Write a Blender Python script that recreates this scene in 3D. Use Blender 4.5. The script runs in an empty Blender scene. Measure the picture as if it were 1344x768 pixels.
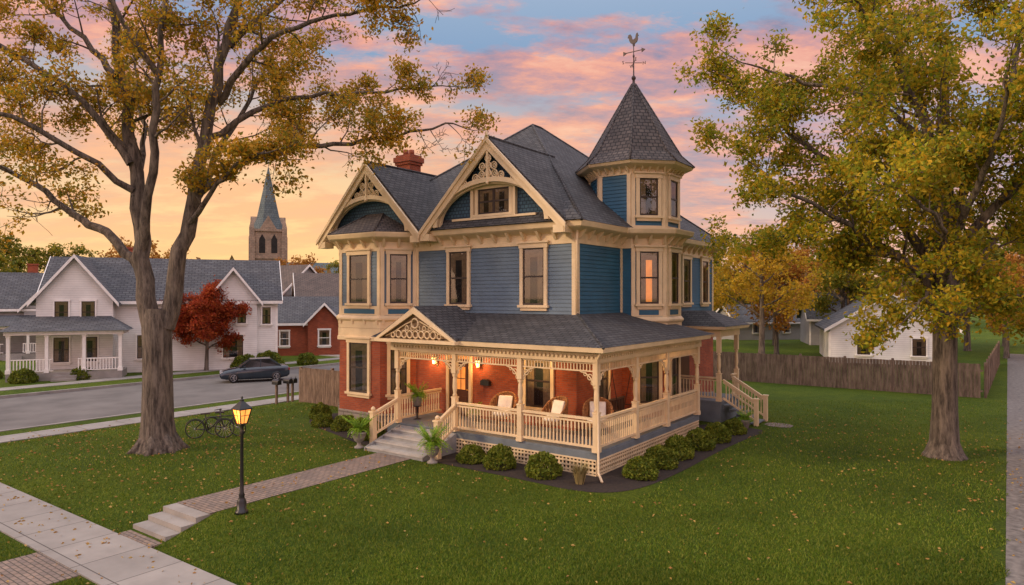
import bpy, math, random
import numpy as np
from mathutils import Vector, Matrix
rad=math.radians
R=random.Random(7)
scene=bpy.context.scene
COL=scene.collection
SX,SY,SROT=2.45,19.8,rad(-36)
def L(X,Y,z=0.0):
    c,s=math.cos(SROT),math.sin(SROT)
    return (SX+c*X-s*Y, SY+s*X+c*Y, z)
def inv(x,y):
    c,s=math.cos(SROT),math.sin(SROT)
    dx,dy=x-SX,y-SY
    return (c*dx+s*dy, -s*dx+c*dy)
# ---------------------------------------------------------------- materials
def nd(nt,t,**kw):
    n=nt.nodes.new(t)
    for k,v in kw.items():
        setattr(n,k,v)
    return n
def newmat(name):
    m=bpy.data.materials.new(name); m.use_nodes=True
    nt=m.node_tree; b=nt.nodes['Principled BSDF']
    return m,nt,b
def c4(c): return (c[0],c[1],c[2],1)
def ramp(nt,fac,stops):
    r=nd(nt,'ShaderNodeValToRGB')
    e=r.color_ramp.elements
    while len(e)<len(stops): e.new(0.5)
    for i,(p,c) in enumerate(stops):
        e[i].position=p; e[i].color=c4(c)
    nt.links.new(fac,r.inputs[0])
    return r.outputs[0]
def noise(nt,scale,detail=4,vec=None,rough=0.55):
    n=nd(nt,'ShaderNodeTexNoise'); n.inputs['Scale'].default_value=scale
    n.inputs['Detail'].default_value=detail; n.inputs['Roughness'].default_value=rough
    if vec is None:
        tc=nd(nt,'ShaderNodeTexCoord'); vec=tc.outputs['Object']
    nt.links.new(vec,n.inputs['Vector'])
    return n.outputs[0]
def mixc(nt,fac,a,b,mode='MIX'):
    m=nd(nt,'ShaderNodeMix',data_type='RGBA',blend_type=mode)
    for i,v in ((0,fac),(6,a),(7,b)):
        if isinstance(v,(int,float)): m.inputs[i].default_value=v
        elif isinstance(v,tuple): m.inputs[i].default_value=c4(v)
        else: nt.links.new(v,m.inputs[i])
    return m.outputs[2]
def mth(nt,op,a,b=None,clamp=False):
    m=nd(nt,'ShaderNodeMath',operation=op); m.use_clamp=clamp
    for i,v in enumerate((a,b)):
        if v is None: continue
        if isinstance(v,(int,float)): m.inputs[i].default_value=v
        else: nt.links.new(v,m.inputs[i])
    return m.outputs[0]
def bump(nt,b,h,strength=0.4,dist=0.02):
    n=nd(nt,'ShaderNodeBump'); n.inputs['Strength'].default_value=strength; n.inputs['Distance'].default_value=dist
    nt.links.new(h,n.inputs['Height']); nt.links.new(n.outputs[0],b.inputs['Normal'])
def paint(name,c,rough=0.55,var=0.25,scale=3.0,metal=0.0):
    m,nt,b=newmat(name)
    f=noise(nt,scale,6)
    d=tuple(x*(1-var) for x in c); l=tuple(min(1,x*(1+var*0.6)) for x in c)
    col=ramp(nt,f,[(0.3,d),(0.7,l)])
    nt.links.new(col,b.inputs['Base Color']); b.inputs['Roughness'].default_value=rough
    b.inputs['Metallic'].default_value=metal
    return m
def brickmat(name,c1,c2,mortar,bw,bh,ms,var=0.35,bs=0.5,off=0.5,rough=0.85):
    m,nt,b=newmat(name)
    uv=nd(nt,'ShaderNodeUVMap')
    br=nd(nt,'ShaderNodeTexBrick'); br.offset=off
    br.inputs['Scale'].default_value=1; br.inputs['Brick Width'].default_value=bw
    br.inputs['Row Height'].default_value=bh; br.inputs['Mortar Size'].default_value=ms
    br.inputs['Color1'].default_value=c4(c1); br.inputs['Color2'].default_value=c4(c2); br.inputs['Mortar'].default_value=c4(mortar)
    br.inputs['Mortar Smooth'].default_value=0.2
    nt.links.new(uv.outputs[0],br.inputs['Vector'])
    f=noise(nt,1.3,6)
    g=ramp(nt,f,[(0.3,(1-var,)*3),(0.7,(1+0,)*3)])
    col=mixc(nt,1.0,br.outputs[0],g,'MULTIPLY')
    nt.links.new(col,b.inputs['Base Color']); b.inputs['Roughness'].default_value=rough
    h=mth(nt,'SUBTRACT',1.0,br.outputs['Fac'])
    bump(nt,b,h,bs,0.015)
    return m
def sidingmat(name,c,pitch=0.14):
    m,nt,b=newmat(name)
    uv=nd(nt,'ShaderNodeUVMap'); sp=nd(nt,'ShaderNodeSeparateXYZ'); nt.links.new(uv.outputs[0],sp.inputs[0])
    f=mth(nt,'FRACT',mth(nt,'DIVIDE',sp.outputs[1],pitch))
    col=ramp(nt,f,[(0.0,tuple(x*0.55 for x in c)),(0.12,tuple(x*0.95 for x in c)),(1.0,c)])  # darkened band along each lap imitates shade at the board edge
    n=noise(nt,0.9,5); g=ramp(nt,n,[(0.3,(0.8,)*3),(0.7,(1,)*3)])
    nt.links.new(mixc(nt,1.0,col,g,'MULTIPLY'),b.inputs['Base Color']); b.inputs['Roughness'].default_value=0.6
    inv_=mth(nt,'SUBTRACT',1.0,f); bump(nt,b,inv_,0.6,0.02)
    return m
def emis(name,c,s):
    m,nt,b=newmat(name)
    f=noise(nt,6,3); col=ramp(nt,f,[(0.3,tuple(x*0.75 for x in c)),(0.7,c)])
    nt.links.new(col,b.inputs['Emission Color']); b.inputs['Emission Strength'].default_value=s
    nt.links.new(col,b.inputs['Base Color'])
    return m
def glassmat(name,tint=(0.9,0.93,0.95),refl=0.05):
    m=bpy.data.materials.new(name); m.use_nodes=True; nt=m.node_tree
    for n in list(nt.nodes): nt.nodes.remove(n)
    o=nd(nt,'ShaderNodeOutputMaterial'); mx=nd(nt,'ShaderNodeMixShader')
    t=nd(nt,'ShaderNodeBsdfTransparent'); t.inputs[0].default_value=c4(tint)
    g=nd(nt,'ShaderNodeBsdfGlossy'); g.inputs['Roughness'].default_value=0.03; g.inputs[0].default_value=(0.9,0.9,0.9,1)
    tc=nd(nt,'ShaderNodeTexCoord'); nz=noise(nt,1.6,2,tc.outputs['Object'])
    bp=nd(nt,'ShaderNodeBump'); bp.inputs['Strength'].default_value=0.06; nt.links.new(nz,bp.inputs['Height']); nt.links.new(bp.outputs[0],g.inputs['Normal'])
    fr=nd(nt,'ShaderNodeFresnel'); fr.inputs[0].default_value=1.5
    f=mth(nt,'ADD',fr.outputs[0],refl,True)
    nt.links.new(f,mx.inputs[0]); nt.links.new(t.outputs[0],mx.inputs[1]); nt.links.new(g.outputs[0],mx.inputs[2])
    nt.links.new(mx.outputs[0],o.inputs[0]); return m
def leafmat(name,cols,dark=0.45,trans=0.35,cs=0.5):
    m,nt,b=newmat(name)
    ge=nd(nt,'ShaderNodeNewGeometry')
    n=len(cols)
    c=ramp(nt,ge.outputs['Random Per Island'],[((i+0.5)/n,cc) for i,cc in enumerate(cols)])
    f=noise(nt,cs,3); g=ramp(nt,f,[(0.32,(dark,)*3),(0.62,(1.0,)*3)])
    col=mixc(nt,1.0,c,g,'MULTIPLY')
    nt.links.new(col,b.inputs['Base Color']); b.inputs['Roughness'].default_value=0.6
    b.inputs['Specular IOR Level'].default_value=0.2
    tr=nd(nt,'ShaderNodeBsdfTranslucent'); nt.links.new(col,tr.inputs[0])
    mx=nd(nt,'ShaderNodeMixShader'); mx.inputs[0].default_value=trans
    o=nt.nodes['Material Output']
    nt.links.new(b.outputs[0],mx.inputs[1]); nt.links.new(tr.outputs[0],mx.inputs[2]); nt.links.new(mx.outputs[0],o.inputs[0])
    return m
def barkmat(name,c1,c2):
    m,nt,b=newmat(name)
    tc=nd(nt,'ShaderNodeTexCoord'); mp=nd(nt,'ShaderNodeMapping'); mp.inputs['Scale'].default_value=(1,1,0.16)
    nt.links.new(tc.outputs['Object'],mp.inputs[0])
    f=noise(nt,8,8,mp.outputs[0],0.7)
    nt.links.new(ramp(nt,f,[(0.38,c1),(0.62,c2)]),b.inputs['Base Color']); b.inputs['Roughness'].default_value=0.95
    bump(nt,b,f,1.0,0.12); return m

CREAM=paint('cream_paint',(0.72,0.56,0.34),0.5,0.14,2.0)
WHITE=paint('white_paint',(0.82,0.80,0.75),0.5,0.12)
BROWN=paint('dark_sash_paint',(0.035,0.02,0.015),0.45)
BLACK=paint('black_iron',(0.012,0.012,0.013),0.4,0.3,8)
GREYB=paint('porch_floor_paint',(0.14,0.17,0.19),0.6,0.25,2)
SIDF=paint('greyblue_siding_paint',(0.098,0.155,0.215),0.6,0.2,1.2)
SIDS=paint('deep_blue_siding_paint',(0.020,0.105,0.180),0.55,0.2,1.2)
BRICK=brickmat('red_brick',(0.42,0.088,0.028),(0.30,0.056,0.020),(0.25,0.12,0.08),0.22,0.075,0.008)
STONE=brickmat('foundation_stone',(0.32,0.28,0.23),(0.24,0.21,0.18),(0.15,0.13,0.11),0.5,0.24,0.02)
SHING=brickmat('slate_shingles',(0.092,0.092,0.094),(0.050,0.051,0.054),(0.016,0.016,0.018),0.30,0.17,0.018,0.35,0.9)
SHINGB=brickmat('turret_shingles',(0.125,0.105,0.095),(0.070,0.061,0.059),(0.02,0.018,0.02),0.22,0.17,0.02,0.3,0.9)
SCALE=brickmat('fishscale_shingles',(0.06,0.13,0.19),(0.042,0.095,0.15),(0.015,0.035,0.06),0.16,0.13,0.016,0.3,0.7)
LROOF=brickmat('grey_house_shingles',(0.12,0.125,0.13),(0.075,0.08,0.09),(0.035,0.035,0.04),0.45,0.24,0.03)
BROOF=brickmat('brown_house_shingles',(0.15,0.11,0.09),(0.11,0.085,0.07),(0.05,0.04,0.035),0.45,0.24,0.03)
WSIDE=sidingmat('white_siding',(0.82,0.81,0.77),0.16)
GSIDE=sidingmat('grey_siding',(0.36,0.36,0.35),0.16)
CHST=brickmat('church_stone',(0.42,0.31,0.22),(0.31,0.24,0.17),(0.2,0.16,0.13),0.6,0.3,0.02)
SPIRE=brickmat('spire_copper_slate',(0.15,0.19,0.19),(0.10,0.14,0.15),(0.05,0.07,0.08),0.5,0.4,0.03)
GLASS=glassmat('window_glass')
DARK=paint('painted_dark_depth',(0.02,0.018,0.016),0.9,0.5,1.5)  # near-black colour stands in for unlit depth behind panes, lattice and belfry openings
CURT=paint('linen_curtain',(0.30,0.21,0.12),0.9,0.3,8)
CURTLIT=emis('lit_curtain',(1.0,0.38,0.08),0.45)
LAMPG=emis('warm_lamp_glass',(1.0,0.48,0.13),6.0)
CONC=paint('concrete',(0.28,0.26,0.235),0.9,0.25,1.5)
WICK=paint('wicker',(0.30,0.13,0.045),0.8,0.4,20)
CUSH=paint('cushion_cloth',(0.78,0.74,0.66),0.9,0.15,8)
TERRA=paint('stone_urn',(0.28,0.26,0.24),0.8,0.3,6)
BARK=barkmat('bark',(0.045,0.035,0.027),(0.21,0.17,0.132))
WOODF=barkmat('weathered_fence_wood',(0.12,0.08,0.055),(0.29,0.205,0.145))
COPPER=paint('weathervane_copper',(0.05,0.028,0.025),0.5,0.3,8)
# ---------------------------------------------------------------- mesh builder
class MB:
    def __init__(s): s.v=[];s.f=[];s.m=[];s.s=[]
    def add(s,vs,fs,m=0,sm=False):
        o=len(s.v); s.v+= [tuple(p) for p in vs]
        for f in fs: s.f.append([o+i for i in f]); s.m.append(m); s.s.append(sm)
    def box(s,x0,x1,y0,y1,z0,z1,m=0):
        if x0>x1:x0,x1=x1,x0
        if y0>y1:y0,y1=y1,y0
        if z0>z1:z0,z1=z1,z0
        s.add([(x0,y0,z0),(x1,y0,z0),(x1,y1,z0),(x0,y1,z0),(x0,y0,z1),(x1,y0,z1),(x1,y1,z1),(x0,y1,z1)],
              [(3,2,1,0),(4,5,6,7),(0,1,5,4),(1,2,6,5),(2,3,7,6),(3,0,4,7)],m)
    def poly(s,pts,m=0): s.add(pts,[tuple(range(len(pts)))],m)
    def prism(s,pts,off,m=0,sm=False):
        n=len(pts); off=Vector(off)
        vs=[Vector(p) for p in pts]; vs2=[p+off for p in vs]
        s.add(vs+vs2,[tuple(reversed(range(n))),tuple(range(n,2*n))]+[(i,(i+1)%n,n+(i+1)%n,n+i) for i in range(n)],m,sm)
    def beam(s,p,q,w,h,m=0):
        p=Vector(p);q=Vector(q);d=(q-p).normalized()
        up=Vector((0,0,1)) if abs(d.z)<0.95 else Vector((0,1,0))
        a=d.cross(up).normalized(); b=a.cross(d)
        c=[p-a*w/2-b*h/2,p+a*w/2-b*h/2,p+a*w/2+b*h/2,p-a*w/2+b*h/2]
        s.prism(c,q-p,m)
    def tube(s,pts,r,n=6,m=0,closed=False,cap=True):
        pts=[Vector(p) for p in pts]; k=len(pts)
        if not isinstance(r,(list,tuple)): r=[r]*k
        rings=[]
        ref=None
        for i in range(k):
            if closed: d=(pts[(i+1)%k]-pts[i-1]).normalized()
            else: d=(pts[min(i+1,k-1)]-pts[max(i-1,0)]).normalized()
            if ref is None: ref=Vector((0,0,1)) if abs(d.z)<0.9 else Vector((1,0,0))
            a=(ref-d*ref.dot(d)).normalized(); ref=a; b=d.cross(a)
            rings.append([pts[i]+(a*math.cos(t)+b*math.sin(t))*r[i] for t in [2*math.pi*j/n for j in range(n)]])
        vs=[p for q in rings for p in q]; fs=[]
        for i in range(k if closed else k-1):
            i2=(i+1)%k
            for j in range(n): fs.append((i*n+j,i*n+(j+1)%n,i2*n+(j+1)%n,i2*n+j))
        if cap and not closed: fs+= [tuple(reversed(range(n))),tuple(range((k-1)*n,k*n))]
        s.add(vs,fs,m,True)
    def lathe(s,c,prof,n=12,m=0,sm=True,rot=0):
        vs=[];fs=[];k=len(prof)
        for (r,z) in prof:
            for j in range(n):
                t=2*math.pi*j/n+rot; vs.append((c[0]+r*math.cos(t),c[1]+r*math.sin(t),c[2]+z))
        for i in range(k-1):
            for j in range(n): fs.append((i*n+j,i*n+(j+1)%n,(i+1)*n+(j+1)%n,(i+1)*n+j))
        fs+= [tuple(reversed(range(n))),tuple(range((k-1)*n,k*n))]
        s.add(vs,fs,m,sm)
    def ring(s,c,r,w,axis='y',n=20,m=0,tn=4):
        pts=[]
        for j in range(n):
            t=2*math.pi*j/n
            if axis=='y': pts.append((c[0]+r*math.cos(t),c[1],c[2]+r*math.sin(t)))
            elif axis=='x': pts.append((c[0],c[1]+r*math.cos(t),c[2]+r*math.sin(t)))
            else: pts.append((c[0]+r*math.cos(t),c[1]+r*math.sin(t),c[2]))
        s.tube(pts,w,tn,m,closed=True)
    def sweep(s,path,prof,m=0,closed=True):
        n=len(path); P=[Vector((p[0],p[1])) for p in path]; k=len(prof)
        vs=[]
        for i in range(n):
            if closed or 0<i<n-1:
                d1=(P[i]-P[i-1]).normalized(); d2=(P[(i+1)%n]-P[i]).normalized()
            elif i==0: d1=d2=(P[1]-P[0]).normalized()
            else: d1=d2=(P[i]-P[i-1]).normalized()
            n1=Vector((d1.y,-d1.x)); n2=Vector((d2.y,-d2.x)); b=(n1+n2).normalized(); sc=1/max(0.3,b.dot(n1))
            for (o,z) in prof: q=P[i]+b*o*sc; vs.append((q.x,q.y,z))
        fs=[]
        for i in range(n if closed else n-1):
            i2=(i+1)%n
            for j in range(k):
                j2=(j+1)%k; fs.append((i*k+j,i2*k+j,i2*k+j2,i*k+j2))
        if not closed: fs+=[tuple(range(k)),tuple(reversed(range((n-1)*k,n*k)))]
        s.add(vs,fs,m)
    def clap(s,p0,p1,z0,z1,m=0,pitch=0.135):
        d=(Vector(p1)-Vector(p0)).normalized(); nx,ny=d.y,-d.x
        k=max(1,round((z1-z0)/pitch)); h=(z1-z0)/k
        for i in range(k):
            a=z0+i*h; b=a+h; o=0.026; t=0.003
            s.add([(p0[0]+nx*o,p0[1]+ny*o,a),(p1[0]+nx*o,p1[1]+ny*o,a),(p1[0]+nx*t,p1[1]+ny*t,b),(p0[0]+nx*t,p0[1]+ny*t,b),
                   (p0[0]+nx*t,p0[1]+ny*t,a),(p1[0]+nx*t,p1[1]+ny*t,a)],[(0,1,2,3),(4,5,1,0)],m)
    def text(s,txt,c,size,m=0):
        cu=bpy.data.curves.new('t','FONT'); cu.body=txt; cu.size=size; cu.extrude=0.012; cu.align_x='CENTER'; cu.align_y='CENTER'
        ob=bpy.data.objects.new('t',cu); COL.objects.link(ob); dg=bpy.context.evaluated_depsgraph_get()
        me=bpy.data.meshes.new_from_object(ob.evaluated_get(dg))
        vs=[(c[0]+v.co.x,c[1]-v.co.z,c[2]+v.co.y) for v in me.vertices]
        s.add(vs,[tuple(p.vertices) for p in me.polygons],m)
        bpy.data.objects.remove(ob); bpy.data.curves.remove(cu); bpy.data.meshes.remove(me)
    def obj(s,name,mats,parent=None,loc=None,rot=None,**props):
        me=bpy.data.meshes.new(name); me.from_pydata(s.v,[],s.f)
        if not isinstance(mats,(list,tuple)): mats=[mats]
        for mm in mats: me.materials.append(mm)
        me.polygons.foreach_set('material_index',s.m); me.polygons.foreach_set('use_smooth',s.s)
        uvl=me.uv_layers.new(name='UVMap'); uv=np.zeros(len(me.loops)*2,dtype=np.float32)
        V=s.v; i=0
        for p in me.polygons:
            nn=p.normal; nx,ny,nz=nn
            hl=math.hypot(nx,ny)
            if hl<0.15: u=(1,0,0); w=(0,1,0)
            else:
                u=(-ny/hl,nx/hl,0); w=(ny*u[2]-nz*u[1], nz*u[0]-nx*u[2], nx*u[1]-ny*u[0])
            for vi in p.vertices:
                q=V[vi]
                uv[i]=q[0]*u[0]+q[1]*u[1]; uv[i+1]=q[0]*w[0]+q[1]*w[1]+q[2]*w[2]; i+=2
        uvl.data.foreach_set('uv',uv)
        ob=bpy.data.objects.new(name,me); COL.objects.link(ob)
        if parent is not None: ob.parent=parent
        if loc is not None: ob.location=loc
        if rot is not None: ob.rotation_euler=rot if isinstance(rot,(tuple,list)) else (0,0,rot)
        for k,v in props.items(): ob[k]=v
        return ob
def empty(name,loc,rot=0,parent=None,**props):
    e=bpy.data.objects.new(name,None); e.empty_display_size=0.3; COL.objects.link(e)
    e.location=loc; e.rotation_euler=(0,0,rot)
    if parent is not None: e.parent=parent
    for k,v in props.items(): e[k]=v
    return e
def site(mb,name,mats,**p):
    return mb.obj(name,mats,None,(SX,SY,0),SROT,**p)
def dup(src,loc,rot=None,scale=None,**props):
    o=src.copy(); COL.objects.link(o); o.location=loc
    if rot is not None: o.rotation_euler=(0,0,rot)
    if scale is not None: o.scale=(scale,)*3 if not isinstance(scale,tuple) else scale
    for k,v in props.items(): o[k]=v
    for c in list(src.children):
        q=c.copy(); COL.objects.link(q); q.parent=o; q.matrix_parent_inverse=c.matrix_parent_inverse.copy()
        for d in list(c.children):
            w=d.copy(); COL.objects.link(w); w.parent=q
    return o
# ---------------------------------------------------------------- window builder
def window(parent,loc,ang,w,h,lit=False,trim=None,tw=0.13,cap=True,pair=1,sash=None):
    trim=trim or CREAM; sash=sash or BROWN
    f=MB()
    f.box(-w/2,-w/2+tw,-0.10,0.02,0,h); f.box(w/2-tw,w/2,-0.10,0.02,0,h)
    f.box(-w/2-0.03,w/2+0.03,-0.115,0.02,h+0.001,h+tw+0.04)
    if cap: f.box(-w/2-0.09,w/2+0.09,-0.17,0.02,h+tw+0.041,h+tw+0.10)
    f.box(-w/2-0.06,w/2+0.06,-0.16,0.02,-0.09,-0.001)
    f.box(-w/2+0.02,w/2-0.02,-0.09,0.02,-0.20,-0.091)
    ww=(w-2*tw)
    wo=f.obj('window',[trim],parent,loc,ang)
    sa=MB(); gl=MB(); cu=MB()
    pw=ww/pair
    for k in range(pair):
        x0=-ww/2+k*pw; x1=x0+pw; b=0.05
        sa.box(x0,x0+b,-0.065,0,0.001,h-0.001); sa.box(x1-b-0.001,x1-0.001,-0.065,0,0.001,h-0.001)
        sa.box(x0+b,x1-b,-0.063,0,0.002,b+0.02); sa.box(x0+b,x1-b,-0.063,0,h-b,h-0.002); sa.box(x0+b,x1-b,-0.07,0,h/2-0.03,h/2+0.03)
        gl.poly([(x0,-0.045,0),(x1,-0.045,0),(x1,-0.045,h),(x0,-0.045,h)])
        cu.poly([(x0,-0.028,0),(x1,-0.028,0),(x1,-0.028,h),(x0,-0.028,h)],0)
        cw=pw*0.27
        for (a,bb) in ((x0+b,x0+b+cw),(x1-b-cw,x1-b)):
            n=6
            for i in range(n):
                u0=a+(bb-a)*i/n; u1=a+(bb-a)*(i+1)/n; ya=-0.031 if i%2 else -0.040; yb=-0.040 if i%2 else -0.031
                cu.poly([(u0,ya,0.03),(u1,yb,0.03),(u1,yb,h-0.05),(u0,ya,h-0.05)],1)
        cu.poly([(x0,-0.041,h*0.84),(x1,-0.041,h*0.84),(x1,-0.041,h),(x0,-0.041,h)],1)
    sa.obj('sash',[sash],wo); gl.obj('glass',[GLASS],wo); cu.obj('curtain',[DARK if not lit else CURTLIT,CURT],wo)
    return wo
# ================================================================ MAIN HOUSE
H=empty('victorian_house',(SX,SY,0),SROT,label="blue Victorian house with brick ground floor, turret and wraparound porch",category="house")
OUT=[(-14.1,2.4),(-13.7,2.4),(-12.8,1.3),(-10.4,1.3),(-9.5,2.4),(-2.1,2.4),(-2.1,5.75),(-1.717,5.75),(-0.75,6.717),(-0.75,8.083),(-1.717,9.05),(-2.1,9.05),(-2.1,15.5),(-14.1,15.5)]
n=len(OUT)
wb=MB()
for i in range(n):
    p,q=OUT[i],OUT[(i+1)%n]
    m=0 if i in (0,1,2,3,4,12,13) else 1
    z0=4.45
    wb.clap(p,q,z0,7.05,m)
    d=(Vector(q)-Vector(p)); ln=d.length; d.normalize(); nv=Vector((d.y,-d.x))
    if ln>0.6:
        for (t0,t1) in ((0,0.15),(ln-0.15,ln)):
            a=Vector(p)+d*t0; b=Vector(p)+d*t1
            wb.prism([(a.x,a.y,z0),(b.x,b.y,z0),(b.x+nv.x*0.045,b.y+nv.y*0.045,z0),(a.x+nv.x*0.045,a.y+nv.y*0.045,z0)],(0,0,2.6),2)
wb.obj('siding_wall',[SIDF,SIDS,CREAM],H)
br=MB()
br.sweep(OUT,[(0.0,0.5),(0.02,0.5),(0.02,4.0),(0.0,4.0)])
br.obj('brick_wall',[BRICK],H)
st=MB(); st.sweep(OUT,[(0.0,-0.3),(0.06,-0.3),(0.06,0.55),(0.0,0.60)]); st.obj('foundation',[STONE],H)
co=MB()
co.sweep(OUT,[(0.0,7.02),(0.05,7.02),(0.05,7.38),(0.12,7.42),(0.40,7.52),(0.46,7.56),(0.50,7.70),(0.50,7.74),(0.0,7.74)])
co.sweep(OUT,[(0.0,3.95),(0.06,3.95),(0.06,4.22),(0.13,4.30),(0.13,4.36),(0.05,4.46),(0.0,4.46)])
BAY=OUT[1:5]
co.sweep(BAY,[(0.0,3.45),(0.10,3.45),(0.10,3.6),(0.07,3.62),(0.07,3.94),(0.0,3.94)],0,False)
for i in range(n):
    p,q=Vector(OUT[i]),Vector(OUT[(i+1)%n]); d=q-p; ln=d.length; d.normalize(); nv=Vector((d.y,-d.x))
    if i in (12,13) or ln<0.6: continue
    k=max(1,int(ln/0.62))
    for j in range(k+1):
        t=0.12+(ln-0.24)*j/k
        for zz,o1,hh in ((7.18,0.34,0.25),(4.12,0.12,0.14)):
            if zz<5 and i not in (1,2,3): continue
            a=p+d*(t-0.05); b=p+d*(t+0.05)
            pts=[(a.x+nv.x*0.04,a.y+nv.y*0.04,zz),(a.x+nv.x*0.10,a.y+nv.y*0.10,zz),(a.x+nv.x*o1,a.y+nv.y*o1,zz+hh+0.06),(a.x+nv.x*0.04,a.y+nv.y*0.04,zz+hh+0.06)]
            co.prism(pts,(d.x*0.1,d.y*0.1,0))
co.obj('cornice',[CREAM],H)
for (p,q) in ((OUT[2],OUT[3]),(OUT[3],OUT[4]),(OUT[7],OUT[8]),(OUT[8],OUT[9])):
    pn=MB()
    p=Vector(p);q=Vector(q);d=(q-p);ln=d.length;d.normalize();nv=Vector((d.y,-d.x))
    def pp(t0,t1,o,z0,z1,m):
        a=p+d*t0;b=p+d*t1
        pn.prism([(a.x,a.y,z0),(b.x,b.y,z0),(b.x+nv.x*o,b.y+nv.y*o,z0),(a.x+nv.x*o,a.y+nv.y*o,z0)],(0,0,z1-z0),m)
    pp(0.152,ln-0.152,0.035,4.47,4.84,0); pp(0.3,ln-0.3,0.05,4.53,4.72,1)
    pn.obj('window_panel',[CREAM,SIDS],H)
for X in (-3.8,-7.25): window(H,(X,2.4,4.92),0,1.15,2.0)
window(H,(-11.6,1.3,4.95),0,1.35,1.95,lit=False)
window(H,(-9.95,1.85,4.95),rad(50.7),0.95,1.95)
window(H,(-11.6,1.3,1.35),0,1.35,2.0)
window(H,(-9.95,1.85,1.35),rad(50.7),0.9,2.0)
window(H,(-1.233,6.233,4.95),rad(45),1.0,1.95,lit=True)
window(H,(-0.75,7.4,4.95),rad(90),0.98,1.95)
window(H,(-1.233,6.233,1.25),rad(45),1.0,1.9)
window(H,(-0.75,7.4,1.25),rad(90),0.98,1.9)
window(H,(-2.1,12.0,4.95),rad(90),1.1,1.95)
window(H,(-2.1,14.3,4.95),rad(90),1.0,1.95)
window(H,(-3.6,2.4,1.35),0,1.3,1.85)
window(H,(-2.1,4.1,1.35),rad(90),1.1,1.85)
# door
dr=MB(); dr.box(-0.62,-0.5,-0.10,0.02,0,2.5); dr.box(0.5,0.62,-0.10,0.02,0,2.5); dr.box(-0.66,0.66,-0.12,0.02,2.501,2.7)
do=dr.obj('door_frame',[CREAM],H,(-7.2,2.38,0.71))
d2=MB(); d2.box(-0.5,0.5,-0.05,0,0.0,2.1,0); d2.box(-0.5,0.5,-0.05,0,2.15,2.5,1)
for z0,z1 in ((0.15,0.75),):
    d2.box(-0.38,-0.05,-0.065,-0.04,z0,z1); d2.box(0.05,0.38,-0.065,-0.04,z0,z1)
d2.box(-0.30,0.30,-0.06,-0.045,1.0,1.85,1)
for xx in (-0.1,0.1): d2.box(xx-0.012,xx+0.012,-0.07,-0.059,1.0,1.85)
d2.box(-0.30,0.30,-0.07,-0.059,1.4,1.43)
dd=d2.obj('door',[paint('walnut_door',(0.09,0.03,0.012),0.4),CURTLIT],H,(-7.2,2.38,0.71))
d3=MB(); d3.lathe((0.42,-0.09,1.0),[(0.0,-0.03),(0.03,-0.02),(0.035,0),(0.03,0.02),(0,0.03)],8); d3.obj('door_handle',[paint('brass',(0.5,0.3,0.1),0.3,0.1,5,0.9)],dd)
d4=MB(); d4.prism([(-0.2,-0.15,0),(0.2,-0.15,0),(0.2,-0.15,0.16),(0.1,-0.15,0.22),(-0.1,-0.15,0.22),(-0.2,-0.15,0.16)],(0,0.15,0)); d4.obj('wall_mailbox',[BLACK],H,(-5.9,2.37,1.95))
# main roof
ZE=7.745
rf=MB()
ex0,ex1,ey0,ey1=-14.62,-1.58,1.88,16.02
pk1=(-8.1,8.6,13.15); pk2=(-8.1,9.3,13.15)
a,b,c,d=(ex0,ey0,ZE),(ex1,ey0,ZE),(ex1,ey1,ZE),(ex0,ey1,ZE)
rf.poly([a,b,pk1]); rf.poly([b,c,pk2,pk1]); rf.poly([c,d,pk2]); rf.poly([d,a,pk1,pk2])
rf.tube([a,pk1],0.06,5);rf.tube([b,pk1],0.06,5);rf.tube([c,pk2],0.06,5);rf.tube([pk1,pk2],0.07,5)
roof=rf.obj('roof',[SHING],H)
ch=MB(); cx,cy=-12.5,5.0
ch.box(cx-0.42,cx+0.42,cy-0.35,cy+0.35,8.0,11.2); ch.box(cx-0.48,cx+0.48,cy-0.41,cy+0.41,11.2,11.32); ch.box(cx-0.53,cx+0.53,cy-0.46,cy+0.46,11.32,11.55); ch.box(cx-0.45,cx+0.45,cy-0.38,cy+0.38,11.55,11.65)
ch.lathe((cx-0.18,cy,11.65),[(0.13,0),(0.12,0.3)],8); ch.lathe((cx+0.18,cy,11.65),[(0.13,0),(0.12,0.25)],8)
ch.obj('chimney',[BRICK],roof)
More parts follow.
